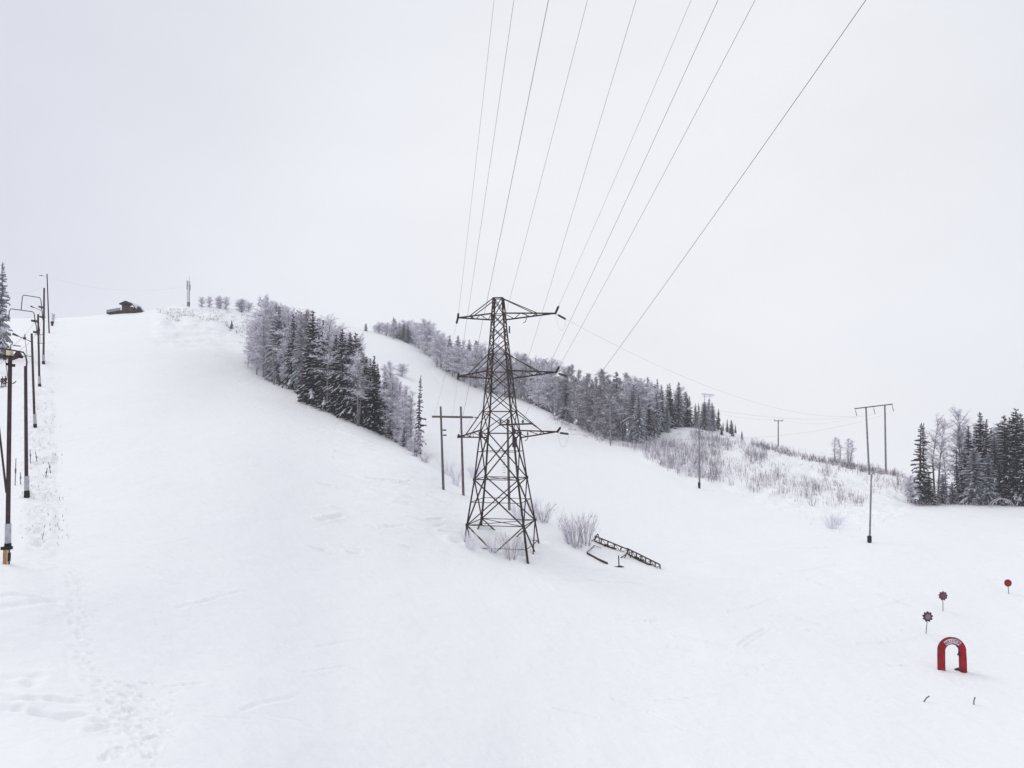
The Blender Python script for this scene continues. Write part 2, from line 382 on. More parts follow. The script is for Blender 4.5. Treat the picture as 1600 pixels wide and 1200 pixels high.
# ------------------------------------------------------------------ mesh builder
class MB:
    def __init__(s): s.v = []; s.f = []; s.m = []
    def tube(s, a, b, r0, r1=None, n=6, mi=0, cap=True):
        a = Vector(a); b = Vector(b); r1 = r0 if r1 is None else r1
        d = (b - a); 
        if d.length < 1e-6: return
        d.normalize(); u = d.orthogonal().normalized(); w = d.cross(u); o = len(s.v)
        for p, r in ((a, r0), (b, r1)):
            for i in range(n):
                t = 2 * math.pi * i / n; s.v.append(p + (u * math.cos(t) + w * math.sin(t)) * r)
        for i in range(n): j = (i + 1) % n; s.f.append((o + i, o + j, o + n + j, o + n + i)); s.m.append(mi)
        if cap: s.f.append(tuple(o + i for i in range(n))[::-1]); s.m.append(mi); s.f.append(tuple(o + n + i for i in range(n))); s.m.append(mi)
    def path(s, pts, r, n=6, mi=0, r1=None):
        pts = [Vector(p) for p in pts]; o = len(s.v); K = len(pts)
        d0 = (pts[1] - pts[0]).normalized(); u = d0.orthogonal().normalized()
        for k, p in enumerate(pts):
            d = (pts[min(k + 1, K - 1)] - pts[max(k - 1, 0)]).normalized(); u = (u - d * u.dot(d)).normalized(); w = d.cross(u)
            rr = r if r1 is None else r + (r1 - r) * k / (K - 1)
            for i in range(n):
                t = 2 * math.pi * i / n; s.v.append(p + (u * math.cos(t) + w * math.sin(t)) * rr)
        for k in range(K - 1):
            for i in range(n):
                j = (i + 1) % n; s.f.append((o + k * n + i, o + k * n + j, o + (k + 1) * n + j, o + (k + 1) * n + i)); s.m.append(mi)
        s.f.append(tuple(o + i for i in range(n))[::-1]); s.m.append(mi); s.f.append(tuple(o + (K - 1) * n + i for i in range(n))); s.m.append(mi)
    def beam(s, a, b, w, h=None, mi=0):
        """angle-iron like square bar"""
        a = Vector(a); b = Vector(b); h = h or w; d = (b - a).normalized()
        up = Vector((0, 0, 1)) if abs(d.z) < .95 else Vector((0, 1, 0))
        u = d.cross(up).normalized() * w / 2; v = u.cross(d).normalized() * h / 2; o = len(s.v)
        for p in (a, b): s.v += [p - u - v, p + u - v, p + u + v, p - u + v]
        for f in ((0, 1, 2, 3)[::-1], (4, 5, 6, 7), (0, 1, 5, 4), (1, 2, 6, 5), (2, 3, 7, 6), (3, 0, 4, 7)): s.f.append(tuple(o + i for i in f)); s.m.append(mi)
    def box(s, c, sx, sy, sz, mi=0, rz=0):
        o = len(s.v); c = Vector(c); Q = Matrix.Rotation(rz, 3, 'Z')
        for z in (-1, 1):
            for x, y in ((-1, -1), (1, -1), (1, 1), (-1, 1)): s.v.append(c + Q @ Vector((x * sx / 2, y * sy / 2, z * sz / 2)))
        for f in ((3, 2, 1, 0), (4, 5, 6, 7), (0, 1, 5, 4), (1, 2, 6, 5), (2, 3, 7, 6), (3, 0, 4, 7)): s.f.append(tuple(o + i for i in f)); s.m.append(mi)
    def quad(s, a, b, c, d, mi=0):
        o = len(s.v); s.v += [Vector(a), Vector(b), Vector(c), Vector(d)]; s.f.append((o, o + 1, o + 2, o + 3)); s.m.append(mi)
    def tri(s, a, b, c, mi=0):
        o = len(s.v); s.v += [Vector(a), Vector(b), Vector(c)]; s.f.append((o, o + 1, o + 2)); s.m.append(mi)
    def prism(s, pts, off, mi=0):
        o = len(s.v); n = len(pts); s.v += [Vector(p) for p in pts] + [Vector(p) + Vector(off) for p in pts]
        s.f.append(tuple(o + i for i in range(n))); s.f.append(tuple(o + n + i for i in range(n))[::-1]); s.m += [mi, mi]
        for i in range(n): j = (i + 1) % n; s.f.append((o + j, o + i, o + n + i, o + n + j)); s.m.append(mi)
    def mesh(s, name, mats, smooth=False):
        m = bpy.data.meshes.new(name); m.from_pydata([tuple(v) for v in s.v], [], s.f)
        for k in (mats if isinstance(mats, (list, tuple)) else [mats]): m.materials.append(M[k])
        m.polygons.foreach_set('material_index', s.m)
        if smooth: m.polygons.foreach_set('use_smooth', [True] * len(s.f))
        m.update(); return m
    def build(s, name, mats, parent=None, smooth=False):
        o = bpy.data.objects.new(name, s.mesh(name, mats, smooth)); COL.objects.link(o)
        if parent is not None: o.parent = parent
        return o
def empty(name, loc, label, cat, group=None, rz=0):
    o = bpy.data.objects.new(name, None); COL.objects.link(o); o.location = loc; o.rotation_euler = (0, 0, rz); o.empty_display_size = .3
    o['label'] = label; o['category'] = cat
    if group: o['group'] = group
    return o
def tag(o, label, cat, group=None):
    o['label'] = label; o['category'] = cat
    if group: o['group'] = group
    return o
def part_mesh(name, mesh, parent):
    o = bpy.data.objects.new(name, mesh); COL.objects.link(o); o.parent = parent; return o

# ------------------------------------------------------------------ lattice pylon
PB = Vector((P(785, 862, 86).x, 86, 0))
pyl = empty('lattice_pylon', (PB.x, PB.y, zat(PB.x, PB.y)), 'tall rusty steel lattice pylon with three crossarms in the middle of the slope', 'pylon')
OZ = pyl.location.z
pz = lambda py: (660 - py) * .0688 - OZ
LV = [(905, 5.45), (848, 4.66), (815, 4.26), (781, 3.78), (747, 3.30), (705, 2.86), (677, 2.53), (643, 2.12), (610, 1.83), (581, 1.59), (553, 1.35), (532, 1.18), (511, 1.02), (491, .90), (465, .70)]
CD = [Vector((-4.1, -2.6, 0)) / 4.86, Vector((2.6, -4.1, 0)) / 4.86, Vector((4.1, 2.6, 0)) / 4.86, Vector((-2.6, 4.1, 0)) / 4.86]   # A C D B
def hd(py):
    xs = [l[0] for l in LV][::-1]; ys = [l[1] for l in LV][::-1]; return float(np.interp(py, xs, ys))
def cn(i, py): return CD[i] * hd(py) + Vector((-(870 - py) * .0011, 0, pz(py)))
LW = [.18, .25, .17, .24]
for i in range(4):
    b = MB()
    for (a_, _), (b_, _) in zip(LV[:-1], LV[1:]):
        b.beam(cn(i, a_), cn(i, b_), LW[i] * (.6 + .4 * (a_ - 465) / 440))
    b.build('leg', 'steel', pyl)
br = MB()
panels = [(905, 815), (815, 747), (747, 677), (677, 643), (643, 610), (610, 581), (581, 553), (553, 532), (532, 511), (511, 491), (491, 465)]
for (lo, hi) in panels:
    big = lo > 680; w = .12 if big else .085
    for i in range(4):
        j = (i + 1) % 4
        off = CD[i] * .02
        br.beam(cn(i, lo), cn(j, hi), w); br.beam(cn(j, lo) + off, cn(i, hi) + off, w)
    if lo in (815, 747, 677, 643, 581, 553, 491):
        for i in range(4): br.beam(cn(i, lo), cn((i + 1) % 4, lo), .075)
for lv in (848, 781, 705):
    for i in range(4): br.beam(cn(i, lv), cn((i + 1) % 4, lv), .06)
for lv in (815, 747, 677):
    br.beam(cn(0, lv), cn(2, lv), .06); br.beam(cn(1, lv), cn(3, lv), .06)
for i in range(4): br.beam(cn(i, 465), cn((i + 1) % 4, 465), .10)
for lv in (815, 747, 677):                                   # gusset plates at the nodes
    for i in range(4): br.box(cn(i, lv), .32, .05, .34, 0, R(-12.6)); 
br.build('bracing', 'steel', pyl)
# small fittings fixed to the tower body
fx = MB(); fx.box(Vector((.75, -.75, pz(516))), .16, .16, .75)
fx.build('switch_box', 'insul', pyl)
fx = MB(); fx.box(Vector((1.3, -1.6, pz(690))), .5, .35, 1.1); fx.build('junction_box', 'insul', pyl)
UD = (CD[1] - CD[0]).normalized()
RT = {}; LT = {}
for name, zu, zl, tie, lt, rt in (('top', 490, 498, 466, (715.5, 496.5), (868, 489.5)), ('mid', 580, 590.5, 554, (716, 588), (869, 581.5)), ('low', 672, 684, 640, (716, 683), (871, 674.5))):
    for side, tp, ca_, cb_ in ((-1, lt, 0, 3), (1, rt, 1, 2)):
        # tip: on the arm axis through the tower, at the photographed height
        ld = 4.9 if side < 0 else 5.75
        tip = UD * side * ld; Yt = PB.y + tip.y; tip.z = P(tp[0], tp[1], Yt).z - OZ
        tip.x = P(tp[0], tp[1], Yt).x - PB.x
        a_ = MB()
        n1 = cn(ca_, zu); n2 = cn(cb_, zl)
        a_.beam(n1, tip, .14); a_.beam(n2, tip, .14)
        a_.beam(cn(cb_, zl), cn(ca_, zu), .08)
        st = 6
        for k in range(st):
            p0 = n1.lerp(tip, k / st) if k % 2 == 0 else n2.lerp(tip, k / st)
            p1 = n2.lerp(tip, (k + 1) / st) if k % 2 == 0 else n1.lerp(tip, (k + 1) / st)
            a_.beam(p0, p1, .06)
        q1 = n1.lerp(tip, .66); q2 = n2.lerp(tip, .66)
        a_.beam(cn(ca_, tie), q1, .085); a_.beam(cn(cb_, tie), q2, .085)
        a_.box(tip, .22, .12, .22)
        a_.build('crossarm', 'steel', pyl)
        (LT if side < 0 else RT)[name] = tip + PB + Vector((0, 0, OZ))
def string(a, b, parent, base, r=.125, n=9):
    """insulator string from a to b, caps and sheds"""
    a = Vector(a) - base; b = Vector(b) - base; m = MB(); d = b - a
    m.tube(a, b, .03, .03, 6)
    for k in range(n):
        t = .16 + .68 * k / (n - 1); m.tube(a + d * (t - .022), a + d * (t + .022), r * .5, r, 10)
    m.tube(a + d * .90, a + d * .99, .05, .05, 6)
    m.build('insulator', 'insul', parent)
    return b + base
def wire(pts, r, label, mk='wire', group='conductors strung from the pylon'):
    base = Vector(pts[0]); m = MB(); m.path([Vector(p) - base for p in pts], r, 5)
    o = m.build('power_line', mk); o.location = base; return tag(o, label, 'power line', group)
def span(a, b, sag, n=24):
    a = Vector(a); b = Vector(b); return [a.lerp(b, i / n) - Vector((0, 0, sag * 4 * (i / n) * (1 - i / n))) for i in range(n + 1)]
def onward(a, b, k=2.2, n=30, sag=.9):
    """from a through b and on past the camera, slightly hanging"""
    a = Vector(a); b = Vector(b); o = []
    for i in range(n + 1):
        t = k * i / n; o.append(a + (b - a) * t + Vector((0, 0, sag * t * (t - 1))))
    return o
base = Vector(pyl.location)
near = [('top', LT, (772, 0), 51, 'wire', .013, 'leftmost thin wire rising steeply from the pylon top left arm'),
        ('mid', LT, (803, 0), 41, 'wire', .014, 'second wire from the left rising from the middle left arm'),
        ('low', LT, (857, 0), 31, 'wired', .013, 'third wire from the left, darker, ending at the lowest left arm'),
        ('top', RT, (1080, 0), 48, 'wire', .014, 'wire rising from the insulator on the top right arm'),
        ('mid', RT, (1180, 0), 39, 'wired', .013, 'second wire from the right leading to the middle right arm'),
        ('low', RT, (1353, 0), 29.5, 'wired', .014, 'rightmost thick wire sweeping to the lowest right arm')]
for nm, D, tp, Y, mk, r, lab in near:
    tip = D[nm]; far = P(tp[0], tp[1], Y); d = (far - tip).normalized()
    e_ = string(tip, tip + d * (1.6 if D is RT else .9), pyl, base)
    wire(onward(e_, far), r, lab, mk)
# ------------------------------------------------------------------ wooden twin-pole frames and single poles
def tpole(m, a, b, r0, r1, mi=0): m.tube(a, b, r0, r1, 10, mi)
# H frame left of the pylon
ga = G(692, 768); gb = G(725, 771)
Yh = (ga.y + gb.y) / 2
hf = empty('twin_pole_frame', ((ga.x + gb.x) / 2, Yh, min(ga.z, gb.z)), 'dark wooden twin-pole power frame with one crossarm just left of the pylon', 'power pole')
hb = Vector(hf.location)
for g, top in ((ga, (688.5, 635)), (gb, (720, 635))):
    m = MB(); t = P(top[0], top[1], Yh); tpole(m, Vector((g.x, Yh, g.z - .6)) - hb, t - hb, .17, .12); m.build('post', 'wood', hf)
m = MB(); m.beam(P(675, 651, Yh - .2) - hb, P(739, 652, Yh - .2) - hb, .26); m.build('crossarm', 'wood', hf)
HI = []
for px_ in (678, 706, 737):
    a0 = P(px_, 651, Yh - .25); HI.append(a0)
for px_, py_ in ((692, 672), (692.5, 680)):
    m = MB(); c0 = P(px_, py_, Yh) - hb; m.box(c0 + Vector((.2, 0, 0)), .45, .2, .18); m.build('bracket', 'insul', hf)
for (nm, k) in (('top', 0), ('mid', 1), ('low', 2)):
    tip = LT[nm]; d = (HI[k] - tip).normalized(); e_ = string(tip, tip + d * .95, pyl, base)
    wire(span(e_, HI[k], .5, 12), .011, ['line dropping from the top left arm to the twin-pole frame', 'line dropping from the middle left arm to the twin-pole frame', 'short line from the lowest left arm to the twin-pole frame'][k], 'wire')
# rear pole seen through the pylon
gp = G(796, 797); Yp = gp.y
rp = empty('power_pole', gp, 'dark wooden pole with climbing rungs seen through the pylon legs', 'power pole'); 
m = MB(); tpole(m, (0, 0, -.6), P(793, 655, Yp) - gp, .17, .13); m.build('post', 'wood', rp)
m = MB(); m.beam(P(780, 664, Yp - .2) - gp, P(831, 662, Yp - .2) - gp, .2); m.build('crossarm', 'steel', rp)
PI = []
for px_ in (782, 795, 817):
    m = MB(); a0 = P(px_, 663, Yp - .2) - gp; m.tube(a0, a0 + Vector((0, 0, .25)), .05, .05, 6); m.tube(a0 + Vector((0, 0, .2)), a0 + Vector((0, 0, .55)), .16, .10, 8)
    m.build('insulator', 'insul', rp); PI.append(a0 + gp + Vector((0, 0, .5)))
for k in range(9):
    m = MB(); c0 = P(787.5, 705 + k * 4.2, Yp - .1) - gp; m.box(c0, .38, .04, .05); m.build('rung', 'steel2', rp)
for tgt, tp, Y, lab, mk in ((P(747, 653, Yh), (918, 0), 43, 'fourth wire from the left, passing behind the pylon peak', 'wire'), (PI[1], (994, 0), 41, 'middle wire passing behind the right half of the pylon top arm', 'wire'), (PI[2], (1122, 0), 40, 'third wire from the right, passing between the pylon arm tips', 'wired')):
    wire(onward(tgt, P(tp[0], tp[1], Y), 2.0), .014, lab, mk)
m = MB(); a0 = P(739, 652, Yh); b0 = P(748, 653, Yh); m.tube(a0 - hb, b0 - hb, .04, .04, 6)
for k in range(4): c0 = a0.lerp(b0, .35 + k * .15) - hb; m.tube(c0, c0 + Vector((.05, 0, 0)), .11, .11, 8)
m.build('insulator', 'insul', hf)
# portal on the right crest
g1 = G(1357, 741); g2 = G(1385.5, 738); Yq = (g1.y + g2.y) / 2
po = empty('portal_frame', ((g1.x + g2.x) / 2, Yq, min(g1.z, g2.z)), 'tall grey twin-post power portal with sloping crossbar on the right crest', 'power pole')
qb = Vector(po.location)
for g, top in ((g1, (1353, 636)), (g2, (1382.5, 633))):
    m = MB(); tpole(m, Vector((g.x, Yq, g.z - .6)) - qb, P(top[0], top[1], Yq) - qb, .20, .16); m.build('post', 'woodf', po)
m = MB(); m.beam(P(1335.5, 638.5, Yq - .25) - qb, P(1394.5, 631.5, Yq - .25) - qb, .22); m.build('crossarm', 'wood', po)
QI = []
for px_, py_ in ((1336, 639), (1364.5, 636), (1393.5, 632)):
    a0 = P(px_, py_, Yq - .25); b0 = P(px_ + 3, py_ + 11, Yq - .25)
    m = MB(); m.tube(a0 - qb, b0 - qb, .04, .04, 5)
    for k in range(5): c0 = a0.lerp(b0, .3 + k * .14) - qb; m.tube(c0, c0 - Vector((0, 0, .07)), .09, .16, 8)
    m.build('insulator', 'insul', po); QI.append(b0)
for k, nm in enumerate(('top', 'mid', 'low')):
    tip = RT[nm]; d = (QI[k] - tip).normalized(); d.z -= .12; d.normalize(); st_ = tip + Vector((.15, 0, -.12))
    e_ = string(st_, st_ + d * 1.7, pyl, base)
    wire(span(e_, QI[k], 3.2 if k == 0 else 2.5, 30), .011, ['faint wire sagging from the top right arm to the portal on the crest', 'faint wire crossing the wood from the middle right arm to the portal', 'faint wire from the lowest right arm over the bank to the portal'][k], 'wire')
    m = MB(); s0 = tip + (P(1100, 300, 60) - tip).normalized() * 0 - base
    mid = e_ - base
    arc = [mid.lerp(tip - base, t) + Vector((0, 0, -1.5 * math.sin(math.pi * t) ** .7)) for t in [i / 12 for i in range(13)]]
    m.path(arc, .012, 4); m.build('jumper_loop', 'wire', pyl)
for nm in ('top', 'low'):                                    # short hanging horn on the right arms
    tip = RT[nm] - base; c0 = tip * 1; c0.x -= 3.1; c0.z -= .35; c0.y += .4
    m = MB(); m.path([c0 + Vector((0, 0, .3)), c0 + Vector((0, 0, -.2)), c0 + Vector((-.1, 0, -.5)), c0 + Vector((-.35, 0, -.65))], .04, 6); m.build('hook', 'insul', pyl)

def single_pole(px, py, top, label, r=.13, mk='wood', rb=None, arms=(), lamp=None, sleeve=None, grp=None, name='power_pole', cat='power pole'):
    g = G(px, py); Y = g.y; o = empty(name, g, label, cat, grp)
    m = MB(); tpole(m, (0, 0, -.6), P(top[0], top[1], Y) - g, r, r * .75); m.build('post', mk, o)
    for (x0, y0, x1, y1, w) in arms:
        m = MB(); m.beam(P(x0, y0, Y - r - .05) - g, P(x1, y1, Y - r - .05) - g, w); m.build('crossarm', mk, o)
        for t in (.03, .5, .97):
            c0 = P(x0, y0, Y - r - .05).lerp(P(x1, y1, Y - r - .05), t) - g
            m = MB(); m.tube(c0, c0 + Vector((0, 0, w * .5 + .32)), .06, .04, 6); m.build('insulator', 'insul', o)
    if lamp:
        for (x1, y1, x0, y0) in lamp:
            a0 = P(x0, y0, Y) - g; b0 = P(x1, y1, Y - .3) - g
            m = MB(); m.tube(a0, b0, .05, .04, 6); arm = m.build('lamp_arm', mk, o)
            d = (b0 - a0).normalized(); m = MB(); m.tube(b0 - d * .1, b0 + d * .65, .10, .20, 8); m.tube(b0 + d * .65, b0 + d * .72, .20, .12, 8); m.build('lamp_head', 'wrap' if mk == 'woodf' else 'steel2', o)
    if sleeve:
        a0 = P(sleeve[0], sleeve[1], Y - .05) - g; m = MB(); m.box(a0, .42, .3, .75); m.tube(a0 + Vector((0, 0, -.3)), (0, 0, -.3), .2, .2, 8); m.build('meter_box', 'black', o)
    return o, g
single_pole(1216, 697, (1216, 657), 'short T-topped pole on the skyline of the scrubby bank', .17, 'woodf', arms=((1209.5, 657.5, 1223.5, 657.5, .2),))
single_pole(1093, 763, (1092, 634), 'tall grey lamp pole standing at the left side of the scrubby bank', .17, 'woodf', lamp=((1080, 637, 1092, 634),), sleeve=(1092.5, 757), arms=((1088, 675.5, 1098, 674.5, .16),), name='lamp_pole', cat='lamp pole')
single_pole(1358.5, 848, (1361.5, 741), 'slim grey lamp pole on open snow in front of the twin-post portal', .12, 'woodf', lamp=((1368.5, 737, 1361, 742),), sleeve=(1358.5, 842), name='lamp_pole', cat='lamp pole')
single_pole(954, 696, (953, 624), 'pale pole with small forked head before the brown trees', .16, 'woodf', lamp=((950, 623, 953, 628), (956.5, 623, 953, 628)), name='lamp_pole', cat='lamp pole')
single_pole(428.5, 601, (426, 533), 'pale lamp pole at the left end of the near tree belt', .19, 'woodf', lamp=((422, 532, 426, 534),), name='lamp_pole', cat='lamp pole')
o_, g_ = single_pole(540, 652, (532.5, 562), 'grey floodlight pole with two lamps and a strut before the dark spruces', .14, 'woodf', lamp=((535, 560, 532, 564), (543, 559, 532, 564)), name='lamp_pole', cat='lamp pole')
m = MB(); m.tube(P(534.5, 651, g_.y + .2) - g_ - Vector((0, 0, .4)), P(534, 607, g_.y + .2) - g_, .12, .1, 8); m.tube(P(534, 607, g_.y + .2) - g_, P(545, 592, g_.y) - g_, .06, .05, 6); m.build('strut', 'woodf', o_)
# far T mast above the wood
gq = P(1106, 650, 232); zq = zat(gq.x, gq.y); fm = empty('far_pylon', (gq.x, gq.y, zq), 'faint frosted mast with flat crossbar rising behind the small spruces', 'power pole')
fb = Vector(fm.location)
for px_ in (1101, 1109):
    m = MB(); m.tube(Vector((P(px_, 650, 232).x, gq.y, zq - .5)) - fb, P(px_, 616, 232) - fb, .14, .12, 6); m.build('post', 'frost', fm)
m = MB(); m.beam(P(1096, 615.5, 232) - fb, P(1116, 617.5, 232) - fb, .35); m.beam(P(1098, 619.5, 232) - fb, P(1113, 619.5, 232) - fb, .18); m.build('crossarm', 'frost', fm)
wire(span(P(1126, 647, 225), P(1216, 656, G(1216, 697).y), .4, 10), .012, 'faint line reaching the T-topped pole from behind the wood', 'wire', 'faint lines on the right skyline')
wire(span(P(1222, 656, G(1216, 697).y), P(1338, 652, Yq), 1.2, 10), .009, 'faint line between the T-topped pole and the portal', 'wire', 'faint lines on the right skyline')
# mast on left summit
gt = G(294.5, 479); mst = empty('radio_mast', gt, 'slender snow-crusted lattice mast standing on the summit shoulder', 'mast')
m = MB(); w_ = .38
hgt = P(294.5, 440, gt.y).z - gt.z
cs = [Vector((w_ * math.cos(a_), w_ * math.sin(a_), 0)) for a_ in (R(90), R(210), R(330))]
for c0 in cs: m.tube(c0 - Vector((0, 0, .6)), c0 + Vector((0, 0, hgt)), .055, .055, 5)
for k in range(10):
    z0 = hgt * k / 10; z1 = hgt * (k + 1) / 10
    for i in range(3): m.tube(cs[i] + Vector((0, 0, z0)), cs[(i + 1) % 3] + Vector((0, 0, z1)), .03, .03, 4); m.tube(cs[i] + Vector((0, 0, z1)), cs[(i + 1) % 3] + Vector((0, 0, z1)), .03, .03, 4)
m.build('lattice', 'woodf', mst)
m = MB(); m.tube((.1, 0, hgt), (.1, 0, hgt + 1.5), .05, .03, 6); m.tube((-.5, 0, hgt - 2.2), (-.5, 0, hgt + .3), .13, .13, 6); m.tube((.35, 0, hgt - 2.4), (.35, 0, hgt - .9), .12, .12, 6); m.build('antenna', 'steel2', mst)
m = MB(); m.box((.05, 0, .9), .6, .5, 1.1); m.build('equipment_box', 'steel2', mst)

# ------------------------------------------------------------------ summit hut
gh = G(203, 489.5); hut = empty('summit_hut', gh, 'small dark red hut with black gable roof on the summit edge', 'hut')
q_ = gh.y / F
def HB(px, py, dy=0): p = P(px, py, gh.y) - gh; p.y = dy; return p
zb = -.6
m = MB()
w0, w1 = HB(190, 489), HB(212.5, 489); ea = HB(190, 476.3).z; ap = HB(197, 473).z
pts = [Vector((w0.x, 0, zb)), Vector((w1.x, 0, zb)), Vector((w1.x, 0, HB(0, 481).z)), Vector((HB(207, 0).x, 0, HB(0, 477).z)), Vector((HB(197, 0).x, 0, ap)), Vector((w0.x, 0, ea))]
m.prism(pts, (0, 4.2, 0)); m.build('wall', 'hut', hut)
m = MB()
rf = [HB(187.3, 475.9), HB(197, 471.8), HB(207.3, 475.8), HB(213.6, 484)]
for a_, b_ in zip(rf[:-1], rf[1:]):
    m.prism([Vector((a_.x, -.5, a_.z)), Vector((b_.x, -.5, b_.z)), Vector((b_.x, -.5, b_.z + .26)), Vector((a_.x, -.5, a_.z + .26))], (0, 5.2, 0))
m.build('roof', 'roof', hut)
m = MB()
for a_, b_ in zip(rf[:-1], rf[1:]):
    m.prism([Vector((a_.x, -.4, a_.z + .27)), Vector((b_.x, -.4, b_.z + .27)), Vector((b_.x, -.4, b_.z + .36)), Vector((a_.x, -.4, a_.z + .36))], (0, 5.0, 0))
m.build('roof_snow', 'tsnow', hut)
m = MB(); c0 = HB(203.3, 482.5); m.box((c0.x, -.03, c0.z), 1.1, .06, 1.1); m.build('window', 'hutpale', hut)
m = MB(); c0 = HB(193.5, 483.3); m.box((c0.x, -.03, c0.z - .1), .8, .06, 1.8); m.build('door', 'hutpale', hut)
m = MB(); a_ = HB(168, 488.6); b_ = HB(190, 484.8)
m.prism([Vector((a_.x, -.6, a_.z - .35)), Vector((b_.x, -.6, b_.z - .5)), Vector((b_.x, -.6, b_.z)), Vector((a_.x, -.6, a_.z))], (0, 2.4, 0)); m.build('ramp', 'roof', hut)
m = MB(); m.prism([a_ + Vector((0, -.65, .03)), b_ + Vector((0, -.65, .03)), b_ + Vector((0, -.65, .5)), a_ + Vector((0, -.65, .5))], (0, .06, 0))
m.build('railing', 'deck', hut)
m = MB(); m.beam(a_ + Vector((0, -.62, .58)), b_ + Vector((0, -.62, .6)), .09); m.build('handrail', 'steel', hut)
c0 = HB(214, 489)
lean = MB(); lean.prism([HB(211, 490.5), HB(218, 489.5), HB(216, 482.5), HB(212.6, 478)], (0, 1.6, 0)); lo = lean.build('snow_screen', 'roof'); lo.location = gh + Vector((.2, .3, 0)); tag(lo, 'small dark triangular screen beside the right wall of the hut', 'screen')

# ------------------------------------------------------------------ ski lift towers on the left
HAUL = []
def lift_tower(base_px, top_px, label, r, hoop=None, lamp=None, sleeve=True, box=False, Yf=None):
    g = G(*base_px); Y = g.y; o = empty('lift_tower', g, label, 'lift tower', 'lift towers up the left edge')
    top = P(top_px[0], top_px[1], Y) - g; H = top.z
    ax = lambda z: Vector((top.x * z / H, 0, z))
    m = MB(); m.tube((0, 0, -.7), top, r, r * .82, 12); m.build('post', 'lift', o, True)
    if sleeve:
        m = MB(); m.tube(ax(.9 if box else .38), ax(1.75 if box else 1.35), r * 1.28, r * 1.28, 12); m.build('padding', 'wrap', o)
        m = MB(); m.tube(ax(.62) if box else (0, 0, -.1), ax(.9) if box else ax(.37), r * 1.5, r * 1.4, 12); m.build('collar', 'black', o)
    if box:
        m = MB(); m.box((.0, -.17, .30), .13, .14, .58); m.build('meter_box', 'orange', o)
        m = MB(); m.box((.0, -.155, .30), .19, .10, .66); m.build('box_frame', 'cream', o); m = MB(); m.box((.0, -.1, .70), .36, .30, .13); m.build('box_cap', 'black', o)
        m = MB(); m.box((.125, -.1, .32), .05, .14, .36); m.build('latch', 'black', o)
    if hoop:
        pts = [P(x, y, Y) - g for (x, y) in hoop]; m = MB(); m.path(pts, r * .42, 8); m.build('hoop', 'lift', o)
        # two sheave trains below the crossbar
        a0, b0 = max(zip(pts[:-1], pts[1:]), key=lambda ab: (ab[0] - ab[1]).length)
        for t in (.30, .80):
            c0 = a0.lerp(b0, t); m = MB(); m.tube(c0, c0 - Vector((0, 0, .45)), .04, .04, 6)
            for k in (-1.5, -.5, .5, 1.5):
                cc = c0 + Vector((.0, k * .38, -.5)); m.tube(cc - Vector((.05, 0, 0)), cc + Vector((.05, 0, 0)), .16, .16, 10)
            m.beam(c0 + Vector((0, -.75, -.47)), c0 + Vector((0, .75, -.47)), .09); 
            m.box(c0 + Vector((.22, 0, -.5)), .3, .3, .22); m.build('sheave', 'insul', o)
        HAUL.append([g + a0.lerp(b0, t) - Vector((0, 0, .68)) for t in (.30, .80)])
    if lamp:
        a0, b0 = [P(x, y, Y) - g for (x, y) in lamp]; m = MB(); m.tube(a0, b0, .045, .04, 6); m.build('lamp_arm', 'lift', o)
        d = (b0 - a0).normalized(); m = MB(); m.tube(b0 - d * .05, b0 + d * .55, .07, .13, 8); m.build('lamp_head', 'insul', o)
    return o, g, top
t1, g1_, top1 = lift_tower((12, 881), (16, 546), 'nearest lift pole with orange box at its foot at the left edge', .10, box=True)
Y1 = g1_.y
m = MB(); m.box(P(15, 551.5, Y1 - .2) - g1_, .2, .2, .2); m.build('head_box', 'cream', t1)
m = MB(); m.tube(P(18, 562, Y1 - .1) - g1_, P(29, 554, Y1 - .3) - g1_, .05, .16, 10); m.build('floodlight', 'lift', t1)
m = MB(); m.tube(P(31, 557, Y1 - .3) - g1_, P(35, 558, Y1 - .3) - g1_, .06, .07, 8); m.build('lamp_head', 'black', t1)
m = MB(); m.path([P(16.5, 546, Y1) - g1_, P(17, 538, Y1) - g1_, P(23, 540, Y1) - g1_, P(32, 541, Y1) - g1_], .022, 6); m.build('cable_bracket', 'lift', t1)
m = MB(); m.tube(P(10, 770, Y1 - .1) - g1_, P(-14, 560, Y1 - .1) - g1_, .045, .04, 8); m.build('brace', 'lift', t1)
for py_ in (569, 571):
    m = MB(); m.box(P(12 if py_ == 569 else 21, py_, Y1 - .1) - g1_, .1, .12, .12); m.build('bolt', 'black', t1)
lift_tower((42, 775), (40, 572), 'second lift pole with grey padding and a curved hoop over the track', .125, hoop=[(40.5, 580), (42, 566), (40, 556), (36.5, 550.5), (16, 546.5), (-8, 543), (-12, 548), (-13, 570)])
lift_tower((55, 668), (49.5, 521), 'third lift pole carrying a lamp arm that points left', .125, lamp=[(49, 534), (28, 525)])
lift_tower((62, 604), (59.5, 491), 'fourth lift pole with trapezoid steel hoop over the track', .14, hoop=[(59, 524), (53, 489), (50.5, 487), (17, 482.5), (14.5, 486), (13.5, 500)])
lift_tower((68, 568), (69, 450), 'fifth lift pole with pale hoop and lamp near the hilltop', .16, hoop=[(67, 500), (64, 469), (62, 465), (36.5, 461), (35, 464), (33, 484)], lamp=[(64, 485), (53, 480.5)])
g6 = G(77, 520); lp = empty('lamp_pole', g6, 'slim mast behind the topmost lift pole at the left crest', 'lamp pole')
m = MB(); m.tube((0, 0, -.5), P(73.5, 428, g6.y) - g6, .15, .11, 8); m.build('post', 'lift', lp)
m = MB(); m.tube(P(66, 430.5, g6.y) - g6, P(61.5, 430.5, g6.y) - g6, .12, .08, 6); m.tube(P(73.5, 432, g6.y) - g6, P(66, 430.5, g6.y) - g6, .03, .03, 5); m.build('lamp_head', 'steel2', lp)
